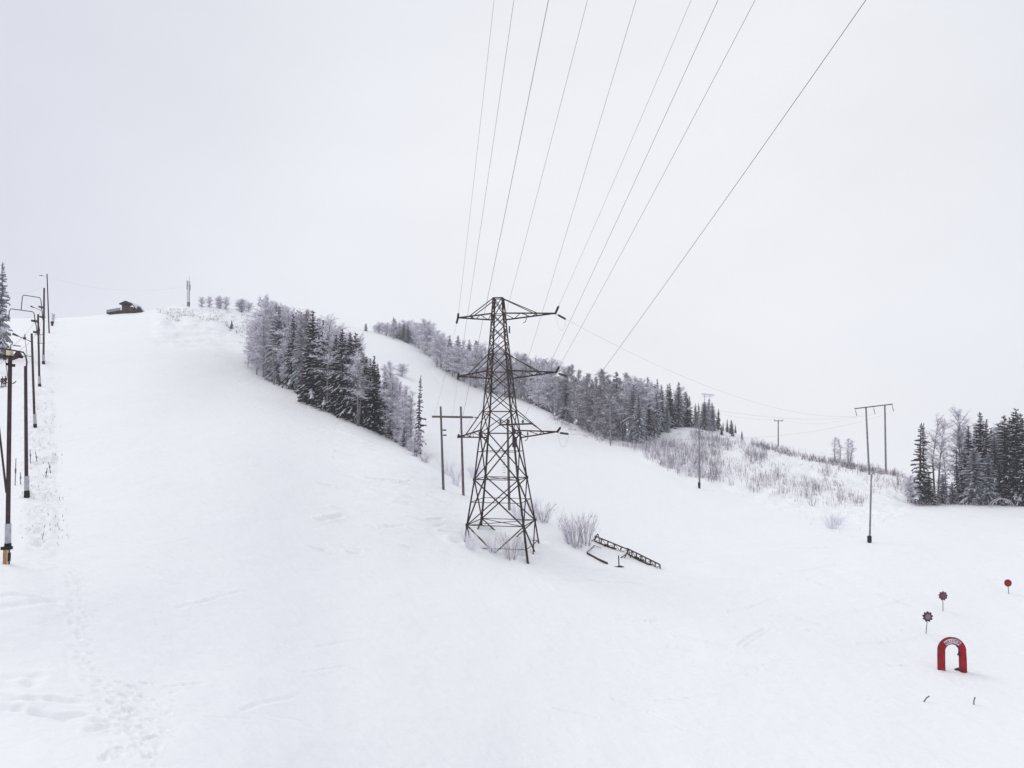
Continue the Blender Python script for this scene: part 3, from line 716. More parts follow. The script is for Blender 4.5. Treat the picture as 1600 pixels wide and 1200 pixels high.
# hauling ropes over the sheaves
for s_ in (0, 1):
    pts = []
    seq = [P(-60 if s_ == 0 else -30, 590, 42)] + [h[s_] for h in HAUL] + [P(72 + 3 * s_, 500, 205)]
    for a_, b_ in zip(seq[:-1], seq[1:]): pts += span(a_, b_, .35, 8)[:-1]
    pts.append(seq[-1])
    mm = MB(); bb = Vector(pts[0]); mm.path([p - bb for p in pts], .013, 5); oo = mm.build('haul_rope', 'wired'); oo.location = bb
    tag(oo, ['outer haul rope of the ski lift running under the hoops', 'haul rope of the ski lift nearest the lift poles'][s_], 'cable', 'haul ropes of the ski lift')
# T-bar hangers
def tbar(p, label):
    o = empty('t_bar', p, label, 'lift hanger', 'tow bars hanging from the lift rope')
    m = MB(); m.tube((0, 0, 0), (0, 0, -.35), .05, .05, 6); m.tube((-.03, 0, -.3), (-.03, 0, -.55), .14, .14, 8); m.build('spring_box', 'black', o)
    m = MB(); m.path([(0, 0, -.5), (.12, .1, -1.5), (.1, .3, -2.3)], .022, 6); m.build('stem', 'steel', o)
    m = MB(); m.path([(-.5, .3, -2.2), (-.3, .3, -2.36), (.1, .3, -2.3), (.5, .3, -2.36), (.7, .3, -2.2)], .04, 6); m.build('crossbar', 'steel', o)
if len(HAUL) >= 3:
    tbar(HAUL[0][1].lerp(HAUL[1][1], .12) - Vector((0, 0, .15)), 'tow bar hanging just above the second lift pole')
    tbar(HAUL[0][1].lerp(HAUL[1][1], .6) - Vector((0, 0, .3)), 'tow bar hanging halfway between the two nearer hoops')
    tbar(HAUL[1][0].lerp(HAUL[2][0], .5) - Vector((0, 0, .3)), 'tow bar hanging from the outer rope between the upper hoops')
    tbar(HAUL[1][1].lerp(HAUL[2][1], .4) - Vector((0, 0, .3)), 'tow bar hanging below the topmost hoop')
wire(span(P(20, 458, g6.y), P(72, 446, g6.y), .6, 8), .010, 'faint line meeting the slim mast at the left crest', 'wire', 'faint lines on the left skyline')
wire(span(P(75, 433, g6.y), P(293, 446, gt.y), 2.2, 20), .009, 'faint line from the slim mast to the summit radio mast', 'wire', 'faint lines on the left skyline')
# small things beside the track
gb_ = G(81.5, 509); m = MB(); m.tube((0, 0, 0), (0, 0, .95), .22, .38, 10); m.tube((0, 0, .95), (0, 0, 1.05), .42, .30, 10); o = m.build('waste_bin', 'black'); o.location = gb_; tag(o, 'small black tapered bin at the top of the lift', 'bin')
for k, (px_, py_, tx, ty) in enumerate(((23.5, 758, 25, 716), (32.5, 756, 32, 738), (48, 722, 47, 702), (59, 724, 55.5, 706), (70.5, 746, 74, 731), (80, 738, 76, 722))):
    g = G(px_, py_); m = MB(); t = P(tx, ty, g.y) - g
    m.tube((0, 0, -.3), t, .035, .028, 6); m.tube(t * .45, t * .62, .06, .06, 6); o = m.build('snow_stake', 'steel2'); o.location = g
    tag(o, ['tall thin stake between the two nearest lift poles', 'short stub stake just left of the second lift pole', 'thin stake behind the second lift pole', 'leaning stake up the track from the second lift pole', 'short leaning stake on the trampled bank edge', 'outermost stake nearest the groomed piste'][k], 'stake', 'stakes in the trampled snow by the lift')
gg_ = G(52, 668); 

# ------------------------------------------------------------------ people by the lift
def person(px, py, hpx, label, turn=0):
    g = G(px, py); h = hpx / F * g.y; s = h / 1.75
    o = empty('person', g, label, 'person', 'two people standing by the lift', turn)
    vs = [(0, 0, .95), (0, .01, 1.15), (0, 0, 1.38), (0, -.01, 1.50), (0, -.03, 1.60), (0, -.02, 1.72),
          (.10, 0, .90), (.12, -.02, .50), (.12, .02, .08), (.13, -.14, .04), (-.10, 0, .90), (-.12, -.04, .50), (-.13, .0, .08), (-.14, -.16, .04),
          (.20, 0, 1.40), (.27, .03, 1.13), (.24, -.10, .90), (.23, -.14, .82), (-.20, 0, 1.40), (-.27, .03, 1.13), (-.24, -.10, .90), (-.23, -.14, .82)]
    es = [(0, 1), (1, 2), (2, 3), (3, 4), (4, 5), (0, 6), (6, 7), (7, 8), (8, 9), (0, 10), (10, 11), (11, 12), (12, 13), (2, 14), (14, 15), (15, 16), (16, 17), (2, 18), (18, 19), (19, 20), (20, 21)]
    rr = [.17, .16, .18, .07, .11, .08, .11, .08, .065, .05, .11, .08, .065, .05, .085, .06, .05, .045, .085, .06, .05, .045]
    me = bpy.data.meshes.new('body'); me.from_pydata([(x * s, y * s, z * s) for x, y, z in vs], es, []); me.update()
    ob = bpy.data.objects.new('body', me); COL.objects.link(ob)
    md = ob.modifiers.new('skin', 'SKIN')
    sv = me.skin_vertices[0].data
    for i, r_ in enumerate(rr): sv[i].radius = (r_ * s, r_ * s)
    sv[0].use_root = True
    ob.modifiers.new('sub', 'SUBSURF').levels = 1
    bpy.context.view_layer.update()
    m2 = bpy.data.meshes.new_from_object(ob.evaluated_get(bpy.context.evaluated_depsgraph_get()))
    bpy.data.objects.remove(ob)
    for k in ('cloth', 'trous', 'skin'): m2.materials.append(M[k])
    for p in m2.polygons:
        z = p.center.z / s; p.material_index = 1 if z < .86 and abs(p.center.x) < .2 * s else (2 if 1.5 < z < 1.64 and p.center.y < -.04 * s else 0); p.use_smooth = True
    part_mesh('body', m2, o)
    m = MB(); m.tube((0, -.02 * s, 1.66 * s), (0, -.01 * s, 1.78 * s), .115 * s, .06 * s, 10); m.build('hat', 'cloth', o, True)
    for k in (-1, 1):
        m = MB(); m.box((.10 * k * s, -.45 * s, .02), .08 * s, 1.6 * s, .03); m.build('ski', 'black', o)
person(3.5, 605, 16.5, 'person in dark jacket standing at the left by the lift, left of the pair', .3)
person(8.5, 604, 16.5, 'person in dark jacket and plum trousers, right of the pair by the lift', -.4)

# ------------------------------------------------------------------ red inflatable arch
gA = G(1487.5, 1048); sA = gA.y / F
arch = empty('inflatable_arch', gA, 'red inflatable arch with white lettered banner on the lower right snow', 'arch', None, -.10 * math.atan2(gA.x, gA.y)); arch.scale = (.97, 1, 1.0)
ax_ = [( -16.7, 0), (-16.7, 10), (-16.6, 22), (-16.2, 29)]
cl = []
for x, z in ax_: cl.append((x, z))
for k in range(1, 16):
    a_ = math.pi - (math.pi) * k / 16; cl.append((16.6 * math.cos(a_), 29.5 + 16.6 * math.sin(a_)))
for x, z in ax_[::-1]: cl.append((-x, z))
pts = [Vector((x * sA, 0, z * sA - (.1 if z == 0 else 0))) for x, z in cl]
def arch_tube(pts, hw, hdp):
    m = MB(); n = 12; K = len(pts)
    for k, p in enumerate(pts):
        d = (pts[min(k + 1, K - 1)] - pts[max(k - 1, 0)]).normalized(); u = Vector((0, 1, 0)).cross(d).normalized()
        for i in range(n):
            t = 2 * math.pi * i / n; cx, cy = math.cos(t), math.sin(t)
            f = lambda v: math.copysign(abs(v) ** .6, v)
            m.v.append(p + u * f(cx) * hw + Vector((0, f(cy) * hdp, 0)))
    for k in range(K - 1):
        for i in range(n): j = (i + 1) % n; m.f.append((k * n + i, k * n + j, (k + 1) * n + j, (k + 1) * n + i)); m.m.append(0)
    m.f.append(tuple(range(n))[::-1]); m.f.append(tuple((K - 1) * n + i for i in range(n))); m.m += [0, 0]
    return m
HWA = 5.1 * sA; HDA = .19
arch_tube(pts, HWA, HDA).build('tube', 'red', arch, True)
for r_ in (1, -1):                                            # dark seams along the outer and inner edge
    m = MB(); o_ = []
    for k, p in enumerate(pts):
        d = (pts[min(k + 1, len(pts) - 1)] - pts[max(k - 1, 0)]).normalized(); u = Vector((0, 1, 0)).cross(d).normalized(); o_.append(p + u * HWA * .93 * r_ + Vector((0, -HDA * .55, 0)))
    m.path(o_, .045, 6); m.build('seam', 'dkred', arch)
m = MB(); ri, ro = (16.6 - 3.3) * sA, (16.6 + 3.3) * sA; zc_ = 29.5 * sA; a0, a1 = R(133), R(47)
for k in range(16):
    t0 = a0 + (a1 - a0) * k / 16; t1_ = a0 + (a1 - a0) * (k + 1) / 16
    def pp(r_, t_, y): return Vector((r_ * math.cos(t_), y, zc_ + r_ * math.sin(t_)))
    m.prism([pp(ri, t0, -HDA - .03), pp(ri, t1_, -HDA - .03), pp(ro, t1_, -HDA - .03), pp(ro, t0, -HDA - .03)], (0, .06, 0))
ban = m.build('banner', 'banner', arch)
word = 'KRISTOR'; vv = []; ff = []
for i, ch in enumerate(word):
    cu = bpy.data.curves.new('letter', 'FONT'); cu.body = ch; cu.size = 6.4 * sA; cu.extrude = .006; cu.align_x = 'CENTER'; cu.align_y = 'CENTER'; cu.offset = .0
    to = bpy.data.objects.new('letter', cu); COL.objects.link(to); bpy.context.view_layer.update()
    me = bpy.data.meshes.new_from_object(to.evaluated_get(bpy.context.evaluated_depsgraph_get()))
    t_ = R(126) + (R(54) - R(126)) * i / (len(word) - 1)
    rot = Matrix.Rotation(t_ - math.pi / 2, 4, Vector((0, -1, 0))) @ Matrix.Rotation(math.pi / 2, 4, 'X')
    pos = Vector((16.6 * sA * math.cos(t_), -HDA - .05, zc_ + 16.6 * sA * math.sin(t_)))
    o0 = len(vv)
    for v in me.vertices: vv.append(tuple(pos + rot.to_3x3() @ Vector(v.co)))
    for p in me.polygons: ff.append(tuple(o0 + k for k in p.vertices))
    bpy.data.objects.remove(to); bpy.data.curves.remove(cu)
lm = bpy.data.meshes.new('lettering'); lm.from_pydata(vv, [], ff); lm.materials.append(M['ink']); lm.update(); part_mesh('lettering', lm, ban)
m = MB(); m.path([Vector((11.4 * sA, 0, 29 * sA)), Vector((10.4 * sA, -.12, 27 * sA)), Vector((8.4 * sA, -.2, 25.4 * sA))], .06, 8, r1=.10); m.build('valve', 'dkpetal', arch)
m = MB(); m.path([Vector((8.5 * sA, 0, 38.5 * sA)), Vector((10 * sA, -.1, 37 * sA)), Vector((11.5 * sA, -.1, 34 * sA))], .10, 8); m.build('blower_hose', 'dkred', arch)
m = MB(); m.prism([Vector((7 * sA, .15, .0)), Vector((25 * sA, .15, .0)), Vector((21 * sA, .15, .09)), Vector((16 * sA, .15, .14)), Vector((12 * sA, .15, .10))], (0, .28, 0)); m.build('shadow_flap', 'black', arch)  # black base flap, its shape also standing in for the leg's cast shadow
# lollipop and flower markers
def marker(base_px, c_px, rad, petals, rim, disc, label, name='flower_marker', grp='flower-shaped markers above the arch'):
    g = G(*base_px); Y = g.y; s = Y / F; o = empty(name, g, label, 'marker sign', grp)
    c0 = P(c_px[0], c_px[1], Y) - g
    m = MB(); m.tube((0, 0, -.4), Vector((c0.x * .95, .05, c0.z - rad * s * .5)), .038, .032, 8); m.build('pole', 'steel2', o)
    n = petals * 8 if petals else 40; ps = []
    for k in range(n):
        a_ = 2 * math.pi * k / n + .15
        r_ = rad * s * ((.74 + .26 * abs(math.cos(petals * (a_ - .15) / 2)) ** 1.5) if petals else 1)
        ps.append(c0 + Vector((r_ * math.cos(a_), -.03, r_ * math.sin(a_))))
    m = MB(); m.prism(ps, (0, .07, 0)); m.build('petals' if petals else 'rim', rim, o)
    m = MB(); m.prism([c0 + Vector((rad * s * .54 * math.cos(2 * math.pi * k / 28), -.06, rad * s * .54 * math.sin(2 * math.pi * k / 28))) for k in range(28)], (0, .028, 0)); m.build('disc', disc, o)
    return o
marker((1446, 990), (1449.5, 963.5), 8.3, 9, 'dkpetal', 'grydisc', 'blackish flower-shaped marker with grey centre on a thin pole')
marker((1473.5, 955), (1473.5, 931), 7.2, 9, 'bloom', 'bloomc', 'burgundy flower-shaped marker with mauve centre on a short pole')
marker((1577, 928), (1575, 911), 5.6, 0, 'redball', 'redball', 'round red marker sign on a thin pole at the right edge', 'round_marker', None)
for (a_, b_, lab) in (((1443.5, 1096.5), (1451.5, 1088), 'short green-grey stick leaning in the snow left below the arch'), ((1521.5, 1101), (1523.5, 1090), 'short grey stick upright in the snow right below the arch')):
    g = G(*a_); m = MB(); t = P(b_[0], b_[1], g.y) - g; m.path([Vector((0, 0, -.15)) , Vector((0, 0, 0)), t * .6 + Vector((-.03, 0, .03)), t], .04, 7, r1=.045); m.tube(t * .97, t * 1.06, .05, .05, 7)
    o = m.build('marker_stick', 'steel2'); o.location = g; tag(o, lab, 'stick', 'sticks in the snow below the arch')
# ------------------------------------------------------------------ fallen lattice trusses and timber frame
def truss(a, b, la, lb, label):
    A = P(a[0], a[1], G(a[0], a[1] + 6).y); B = P(b[0], b[1], G(b[0], b[1] + 2).y); o = empty('truss_section', A, label, 'truss', 'fallen truss sections right of the pylon')
    d = (B - A); Ln = d.length; u = d.normalized(); nz = Vector((0, -.35, 1)).normalized(); w = (nz - u * nz.dot(u)).normalized() * .33; dy = Vector((0, .5, .0))
    rails = [Vector((0, 0, 0)) + w, -w, w + dy, -w + dy]
    for r_ in rails:
        m = MB(); m.beam(r_, r_ + d, .085); m.build('rail', 'steel', o)
    n = max(4, int(Ln / .75)); m = MB()
    for k in range(n + 1):
        p = d * (k / n); m.beam(p + w, p - w, .065); m.beam(p + w + dy, p - w + dy, .06); m.beam(p + w, p + w + dy, .05)
        if k < n:
            p2 = d * ((k + 1) / n)
            m.beam(p + (w if k % 2 else -w), p2 + (-w if k % 2 else w), .05)
    m.build('lacing', 'steel', o)
    m = MB()
    for k in (1, 2, 4): 
        p = d * min(1, (k + .5) / n) + dy * .5; m.beam(p - w * .8, p + d * (.7 / n) - w * .8, .5, .12)
    m.build('plate', 'steel', o)
    return o, A, d
o1, A1, d1 = truss((930, 842), (981, 863), 0, 0, 'upper fallen steel truss section resting near the frosted bush')
o2, A2, d2 = truss((981, 862), (1032, 887.5), 0, 0, 'lower fallen steel truss section ending in the snow')
def trestle(px, py, label):
    g = G(px, py); o = empty('trestle', g, label, 'trestle', 'dark trestles under the fallen truss')
    m = MB(); m.beam((-.45, 0, -.2), (.05, 0, .95), .10); m.build('leg', 'steel', o)
    m = MB(); m.beam((.35, .1, -.1), (.1, 0, .95), .10); m.build('leg', 'steel', o)
    m = MB(); m.beam((-.95, -.1, -.05), (-.05, 0, .5), .09); m.build('brace', 'steel', o)
trestle(933, 847, 'dark trestle under the upper end of the fallen truss')
trestle(981, 872, 'dark trestle under the joint between the two trusses')
gf = G(935, 880); fr = empty('timber_frame', gf, 'snow-covered low frame with dark front edge below the truss', 'frame')
def FP(px, py): q0 = G(px, py); return q0 - gf + Vector((0, 0, .12))
m = MB(); m.beam(FP(917.5, 866) , FP(936, 876), .16, .14); m.beam(FP(936, 876), FP(949, 882), .2, .16); m.build('edge_beam', 'steel', fr)
m = MB(); m.beam(FP(917, 865), FP(929, 854), .08); m.beam(FP(929, 854), FP(940, 858), .05); m.build('side_rail', 'steel2', fr)
gs = G(967.5, 886); m = MB(); m.beam((0, 0, -.3), P(966.5, 868, gs.y) - gs, .11); m.box((.05, 0, .05), .5, .25, .16); m.beam((-.5, 0, .02), (.5, .1, .02), .09); o = m.build('stub_post', 'steel'); o.location = gs; tag(o, 'dark upright stub post in the snow under the fallen truss', 'post')

# hoop and signposts at right wood edge
gk = G(1567, 793); m = MB()
for dy_ in (0, .6):
    m.path([Vector((1.75 * math.cos(t), dy_, 1.35 * math.sin(t))) for t in [math.pi * i / 16 for i in range(17)]], .07, 7)
o = m.build('hoop_frame', 'wrap'); o.location = gk; tag(o, 'low pale hoop frame in front of the right-hand spruces', 'hoop')
gk = G(1568, 786); o = empty('sign_post', gk + Vector((0, .6, 0)), 'pale post with a snow-topped crosspiece before the dark spruces at right', 'post')
m = MB(); m.tube((0, 0, -.3), (0, 0, 2.9), .07, .06, 7); m.build('post', 'wrap', o); m = MB(); m.beam((-.4, 0, 3.3), (.5, 0, 3.25), .12); m.tube((0, 0, 2.9), (0, 0, 3.3), .05, .05, 6); m.build('crosspiece', 'tsnow', o)

# ------------------------------------------------------------------ trees: prototypes
def spruce_meshes(seed, H=12.0, Rm=2.1, dens=1.0, snow=.7, gap=0.0, pw=.78):
    r = random.Random(seed); tr = MB(); cr = MB()
    tr.path([(0, 0, -.6), (.03, 0, H * .3), (-.03, .02, H * .7), (0, 0, H)], .16, 7, r1=.02)
    z = H * .05; k = 0; la = [r.uniform(-1, 1) for _ in range(14)]
    lump = lambda t_, a_: 1 + .20 * la[int(t_ * 13)] + .22 * math.sin(a_ + 6.3 * la[int(t_ * 6)]) * (.4 + abs(la[int(t_ * 9)]))
    while z < H * .985:
        t = z / H; n = max(4, int((8.0 - 3 * t) * dens)); ph0 = r.uniform(0, 6.28)
        sector = r.uniform(0, 6.28)
        for i in range(n):
            az = ph0 + 6.283 * i / n + r.uniform(-.3, .3)
            if r.random() < gap: continue
            Ln = (Rm * (1 - t) ** pw * (.82 + .18 * min(1, t / .2)) * lump(t, az) * r.uniform(.6, 1.12) + .10) * (1 + .18 * math.sin(3 * az + seed)) * (.85 if t < .12 else 1)
            dx, dy = math.cos(az), math.sin(az); sx, sy = -dy, dx
            droop = (.85 - .70 * t) * r.uniform(.5, 1.5); zj = z + r.uniform(-.22, .22)
            st = 5; prev = Vector((0, 0, zj))
            for s in range(1, st + 1):
                q = s / st; rad = Ln * q; zz = zj + rad * (.12 + .35 * t) - droop * Ln * q * q + (.10 * Ln * q ** 4)
                cur = Vector((dx * rad, dy * rad, zz)); w = (.36 * Ln * (1 - q) ** .7 + .05 + .11 * (1 - t)) * r.uniform(.7, 1.2)
                hang = r.uniform(.10, .32) * (1.2 - t)
                for sg in (-1, 1):
                    tip = prev.lerp(cur, .9) + Vector((sx, sy, 0)) * sg * w + Vector((dx, dy, 0)) * w * .45 - Vector((0, 0, hang))
                    cr.quad(prev, cur, tip, prev.lerp(tip, .55) - Vector((0, 0, hang * .7)), 0)
                # hanging twigs under the bough
                cr.tri(prev, cur, prev.lerp(cur, .5) + Vector((sx * r.uniform(-.1, .1), sy * r.uniform(-.1, .1), -hang * 1.6)), 0)
                if r.random() < snow and s > 1:
                    w2 = w * r.uniform(.35, .75); up_ = Vector((0, 0, .05)); sd_ = Vector((sx, sy, 0)) * w2; dn = Vector((0, 0, w2 * .35))
                    cr.quad(prev + up_ + sd_ * .6 - dn, cur + up_ + sd_ - dn, cur + up_ * 1.8, prev + up_ * 1.8, 1)
                    cr.quad(prev + up_ * 1.8, cur + up_ * 1.8, cur + up_ - sd_ - dn, prev + up_ - sd_ * .6 - dn, 1)
                prev = cur
        z += (.20 + .14 * (1 - t)) * r.uniform(.8, 1.25) / max(.6, dens) * (1 + gap); k += 1
    # leader
    for i in range(8):
        a_ = 6.28 * i / 8; p = Vector((0, 0, H - .9 + i * .09)); cr.tri(p, p + Vector((math.cos(a_) * .11, math.sin(a_) * .11, -.05)), p + Vector((0, 0, .35)), 0)
    return tr, cr
def prof(q): return .42 + .58 * math.sin(math.pi * min(1.0, q * .92 + .06)) ** .7
def birch_meshes(seed, H=12.0, Rm=2.6, nl=30, fork=False, tw=1.0, narrow=1.0, low=.25, twr=.030):
    r = random.Random(seed); tr = MB(); cr = MB(); HT = H * .86
    stems = [(Vector((0, 0, 0)), Vector((r.uniform(-.4, .4), r.uniform(-.3, .3), HT)))]
    if fork: stems.append((Vector((.35, .1, 0)), Vector((1.2, .2, HT * .93))))
    for (b0, tp) in stems:
        mid = b0.lerp(tp, .5) + Vector((r.uniform(-.3, .3), r.uniform(-.3, .3), 0))
        P3 = [b0 - Vector((0, 0, .5)), b0.lerp(mid, .5), mid, mid.lerp(tp, .5), tp]
        tr.path(P3, .13, 7, r1=.02)
        def at(t):
            q = min(3.999, t * 4); i = int(q); return P3[i].lerp(P3[i + 1], q - i)
        for k in range(nl):
            t = low + (1 - low) * (k + r.random()) / nl; s0 = at(t); az = r.uniform(0, 6.283)
            top_ = max(0, (t - .72) / .28)
            Ln = Rm * narrow * prof((t - low) / (1 - low)) * r.uniform(.55, 1.1) * (1 - .25 * top_) + .2
            el = r.uniform(.35, 1.0) * (1 - top_) + r.uniform(.7, 1.4) * top_; d = Vector((math.cos(az) * math.cos(el), math.sin(az) * math.cos(el), math.sin(el)))
            pts_ = [s0]; cur = s0.copy(); dd = d.copy()
            for s in range(4):
                cur = cur + dd * Ln / 3.2; dd = (dd + Vector((r.uniform(-.3, .3), r.uniform(-.3, .3), -.16 * (1 - top_)))).normalized(); pts_.append(cur.copy())
            tr.path(pts_, .035, 4, r1=.012)
            for j in range(int(30 * tw)):
                q = r.uniform(.1, 1) * 3.999; i = int(q); p = pts_[i].lerp(pts_[i + 1], q - i)
                a2 = r.uniform(0, 6.283); e2 = r.uniform(-.6, 1.1); l2 = r.uniform(.35, .95) * (.6 + .4 * Rm / 2.6) * (1 - .3 * top_)
                v = Vector((math.cos(a2) * math.cos(e2), math.sin(a2) * math.cos(e2), math.sin(e2))); p1 = p + v * l2 * .55; p2 = p1 + (v + Vector((0, 0, -.6))).normalized() * l2 * .5
                sd_ = v.orthogonal().normalized() * twr; s2 = v.cross(sd_)
                mi = 0 if r.random() < .5 else 1
                cr.quad(p - sd_, p + sd_, p1 + sd_ * .8, p1 - sd_ * .8, mi); cr.tri(p1 - s2 * .8, p1 + s2 * .8, p2, mi)
                if r.random() < .7:
                    v2 = Vector((r.uniform(-1, 1), r.uniform(-1, 1), r.uniform(-.4, .7))).normalized(); cr.tri(p1 - s2 * .6, p1 + s2 * .6, p1 + v2 * l2 * .6, mi)
    return tr, cr
def shrub_mesh(seed, H=3.0, Rm=1.6, ns_=70, twr=.022):
    r = random.Random(seed); m = MB()
    for k in range(ns_):
        a_ = r.uniform(0, 6.283); rb = Rm * .35 * r.random() ** .5; b0 = Vector((math.cos(a_) * rb, math.sin(a_) * rb, -.2))
        ln = H * r.uniform(.55, 1.0); out_ = Rm * r.uniform(.2, 1.0); p1 = b0 + Vector((math.cos(a_) * out_ * .35, math.sin(a_) * out_ * .35, ln * .55)); p2 = b0 + Vector((math.cos(a_) * out_, math.sin(a_) * out_, ln))
        mi = 0 if r.random() < .55 else 1
        m.path([b0, p1, p2], twr, 3, mi, r1=.006)
        for j in range(5):
            q = p1.lerp(p2, r.random()) if r.random() < .7 else b0.lerp(p1, r.uniform(.4, 1)); v = Vector((r.uniform(-.5, .5), r.uniform(-.5, .5), 1)).normalized() * r.uniform(.3, .7) * H / 3
            m.tube(q, q + v, twr * .55, .004, 3, mi, False)
    return m
PROTO = {}
def reg(kind, tr, cr, H, tmat, cmats):
    PROTO.setdefault(kind, []).append((tr.mesh('trunk', tmat, True), cr.mesh('crown', cmats), H))
for s in (1, 2, 3): reg('spruce', *spruce_meshes(s, 12, [2.0, 1.7, 2.25][s - 1], .9, .55, 0, [.85, .95, .7][s - 1]), 12, 'bark', ['needle', 'tsnow'])
for s in (4, 5, 6): reg('snowy', *spruce_meshes(s, 12, [2.1, 1.75, 2.3][s - 4], .9, .9, 0, [.85, .75, .48][s - 4]), 12, 'bark', ['needlef', 'tsnow'])
for s in (7, 8): reg('sparse', *spruce_meshes(s, 12, [1.2, 1.6][s - 7], .8, .6, .25), 12, 'bark', ['needle', 'tsnow'])
for s in (11, 12, 13): reg('frost', *birch_meshes(s, 12, [2.7, 2.2, 3.0][s - 11], 40, s == 12, 1.35, 1, .10, .038), 11.1, 'bbark', ['frost', 'frost2'])
for s in (51, 52, 53): reg('bush', *birch_meshes(s, 3.6, [1.7, 1.5, 2.0][s - 51], 60, s != 53, .8, 1, .02, .026), 4.4, 'bbark', ['frost', 'frost2'])
for s in (21, 22): reg('birch', *birch_meshes(s, 12, 2.1, 24, s == 22, .8, .8, .35, .026), 11.1, 'bbark', ['frost', 'frost2'])
for s in (31, 32): reg('brown', *birch_meshes(s, 12, 1.9, 44, False, 1.5, .85, .02, .028), 11.1, 'bbark', ['twig', 'frost'])
for s in (41, 42): reg('slim', *birch_meshes(s, 12, 1.3, 36, s == 42, 1.0, .75, .04, .028), 11.1, 'bbark', ['frost', 'frost2'])
WORDS = ['first', 'second', 'third', 'fourth', 'fifth', 'sixth', 'seventh', 'eighth', 'ninth', 'tenth', 'eleventh', 'twelfth', 'thirteenth', 'fourteenth', 'fifteenth', 'sixteenth', 'seventeenth', 'eighteenth', 'nineteenth', 'twentieth'] + ['%s-%s' % (a, b) for a in ('twenty', 'thirty', 'forty', 'fifty', 'sixty', 'seventy') for b in ('first', 'second', 'third', 'fourth', 'fifth', 'sixth', 'seventh', 'eighth', 'ninth')]
KN = dict(spruce='dark snow-dusted spruce', snowy='snow-laden grey spruce', sparse='thin ragged spruce', frost='frosted bushy birch', birch='bare pale birch', brown='brown leafless birch', slim='slim frosted birch', bush='rounded frosted bush')
NM = dict(spruce='spruce_tree', snowy='spruce_tree', sparse='spruce_tree', frost='birch_tree', birch='birch_tree', brown='birch_tree', slim='birch_tree', bush='frosted_bush')
TREES = []
def tree(kind, px, Y, base_z, h, wood, where, wid=1.0, proto=None, label=None):
    """queue a tree: px is kept only to give it its ordinal in the label"""
    x = P(px, 660, Y).x; TREES.append(dict(kind=kind, px=px, loc=(x, Y, base_z), h=h, wood=wood, where=where, wid=wid, proto=proto, label=label))
def tree_at(kind, px, by, ty, wood, where, wid=1.0, back=0.0, **k):
    g = G(px, by); Y = g.y + back; x = P(px, 660, Y).x; z = zat(x, Y) if back else g.z
    h = P(px, ty, Y).z - z
    if h > 1.2: tree(kind, px, Y, z - .05, h, wood, where, wid, **k)
r = random.Random(5)
# near belt -----------------------------------------------------------------
BX = [385, 400, 430, 470, 485, 540, 580, 610, 640, 660]; BY = [574, 586, 598, 614, 630, 653, 671, 684, 702, 712]
TX = [382, 396, 415, 440, 455, 470, 486, 500, 517, 535, 552, 570, 585, 600]; TY = [528, 496, 462, 474, 480, 486, 484, 490, 500, 512, 516, 545, 557, 575]
base = lambda x: float(np.interp(x, BX, BY)); top = lambda x: float(np.interp(x, TX, TY))
x = 386
while x < 604:
    kind = r.choice(['frost', 'snowy', 'frost', 'snowy']) if x < 440 else (r.choice(['snowy', 'frost', 'spruce']) if x < 474 else 'spruce')
    tree_at(kind, x, base(x) - 1, top(x) + r.uniform(-2, 20), 'near', 'front row of the near belt', r.uniform(.85, 1.15) * (1.15 if x > 470 else 1))
    x += r.uniform(10, 14)
for back, d0, o_, rowname in ((8, 13, 0, 'second row of the near belt'), (18, 14, 5, 'back row of the near belt')):
    x = 392 + o_
    while x < 592:
        kind = r.choice(['frost', 'frost', 'snowy']) if x < 450 or (back > 10 and 490 < x < 560) else r.choice(['snowy', 'spruce', 'spruce', 'frost', 'brown'])
        tree_at(kind, x, base(x) - 2, top(x) + r.uniform(-1, 10), 'near', rowname, r.uniform(.9, 1.2), back)
        x += r.uniform(d0 - 2, d0 + 4)
tree_at('frost', 414, 590, 461, 'near', '', 1.0, 5, label='tallest frosted birch at the upper left of the near belt')
tree_at('spruce', 487, 631, 485, 'near', '', 1.25, 0, label='large dark spruce with snow-lined boughs left of the floodlight pole')
tree_at('spruce', 553, 657, 518, 'near', '', 1.3, 3, label='tall dark spruce right behind the floodlight pole')
tree_at('spruce', 585, 673, 556, 'near', '', 1.4, 0, label='brownish-dark spruce at the lower end of the near belt')
tree_at('spruce', 604, 683, 590, 'near', '', 1.3, 1, label='dark pointed spruce between the low broad spruce and the birches')
tree_at('spruce', 600, 682, 612, 'near', '', 1.5, 2, label='low broad spruce just right of the brownish-dark spruce')
for x, ty, k in ((512, 492, 'birch'), (560, 545, 'birch'), (603, 566, 'slim'), (608, 571, 'slim'), (609, 590, 'slim'), (613, 560, 'slim'), (616, 578, 'slim'), (624, 604, 'slim'), (630, 620, 'slim'), (637, 628, 'slim'), (620, 585, 'slim'), (627, 592, 'slim'), (634, 600, 'slim'), (641, 612, 'slim')):
    tree_at(k, x, base(x) + (3 if x < 600 else -2), ty, 'near', 'lower end of the near belt', 1.3)
tree_at('sparse', 653, 708, 586, 'near', '', .95, 0, proto=0, label='lone ragged spruce with bare dark trunk at the belt end')
tree_at('sparse', 636, 702, 640, 'near', '', 1.5, 3, label='short bushy spruce just left of the lone ragged spruce')
for x, ty, w_ in ((612, 640, 1.6), (622, 655, 1.3), (632, 668, 1.2)): tree_at('spruce', x, base(x) + 1, ty, 'near', 'foot of the belt-end birches', w_)
for x, ty in ((606, 655), (618, 668), (628, 672), (642, 684)): tree_at('bush', x, base(x) + 2, ty, 'near', 'foot of the near belt lower end', .9)
tree_at('slim', 648, 712, 668, 'near', '', 2.0, 0, label='low frosted sapling at the foot of the lone ragged spruce')
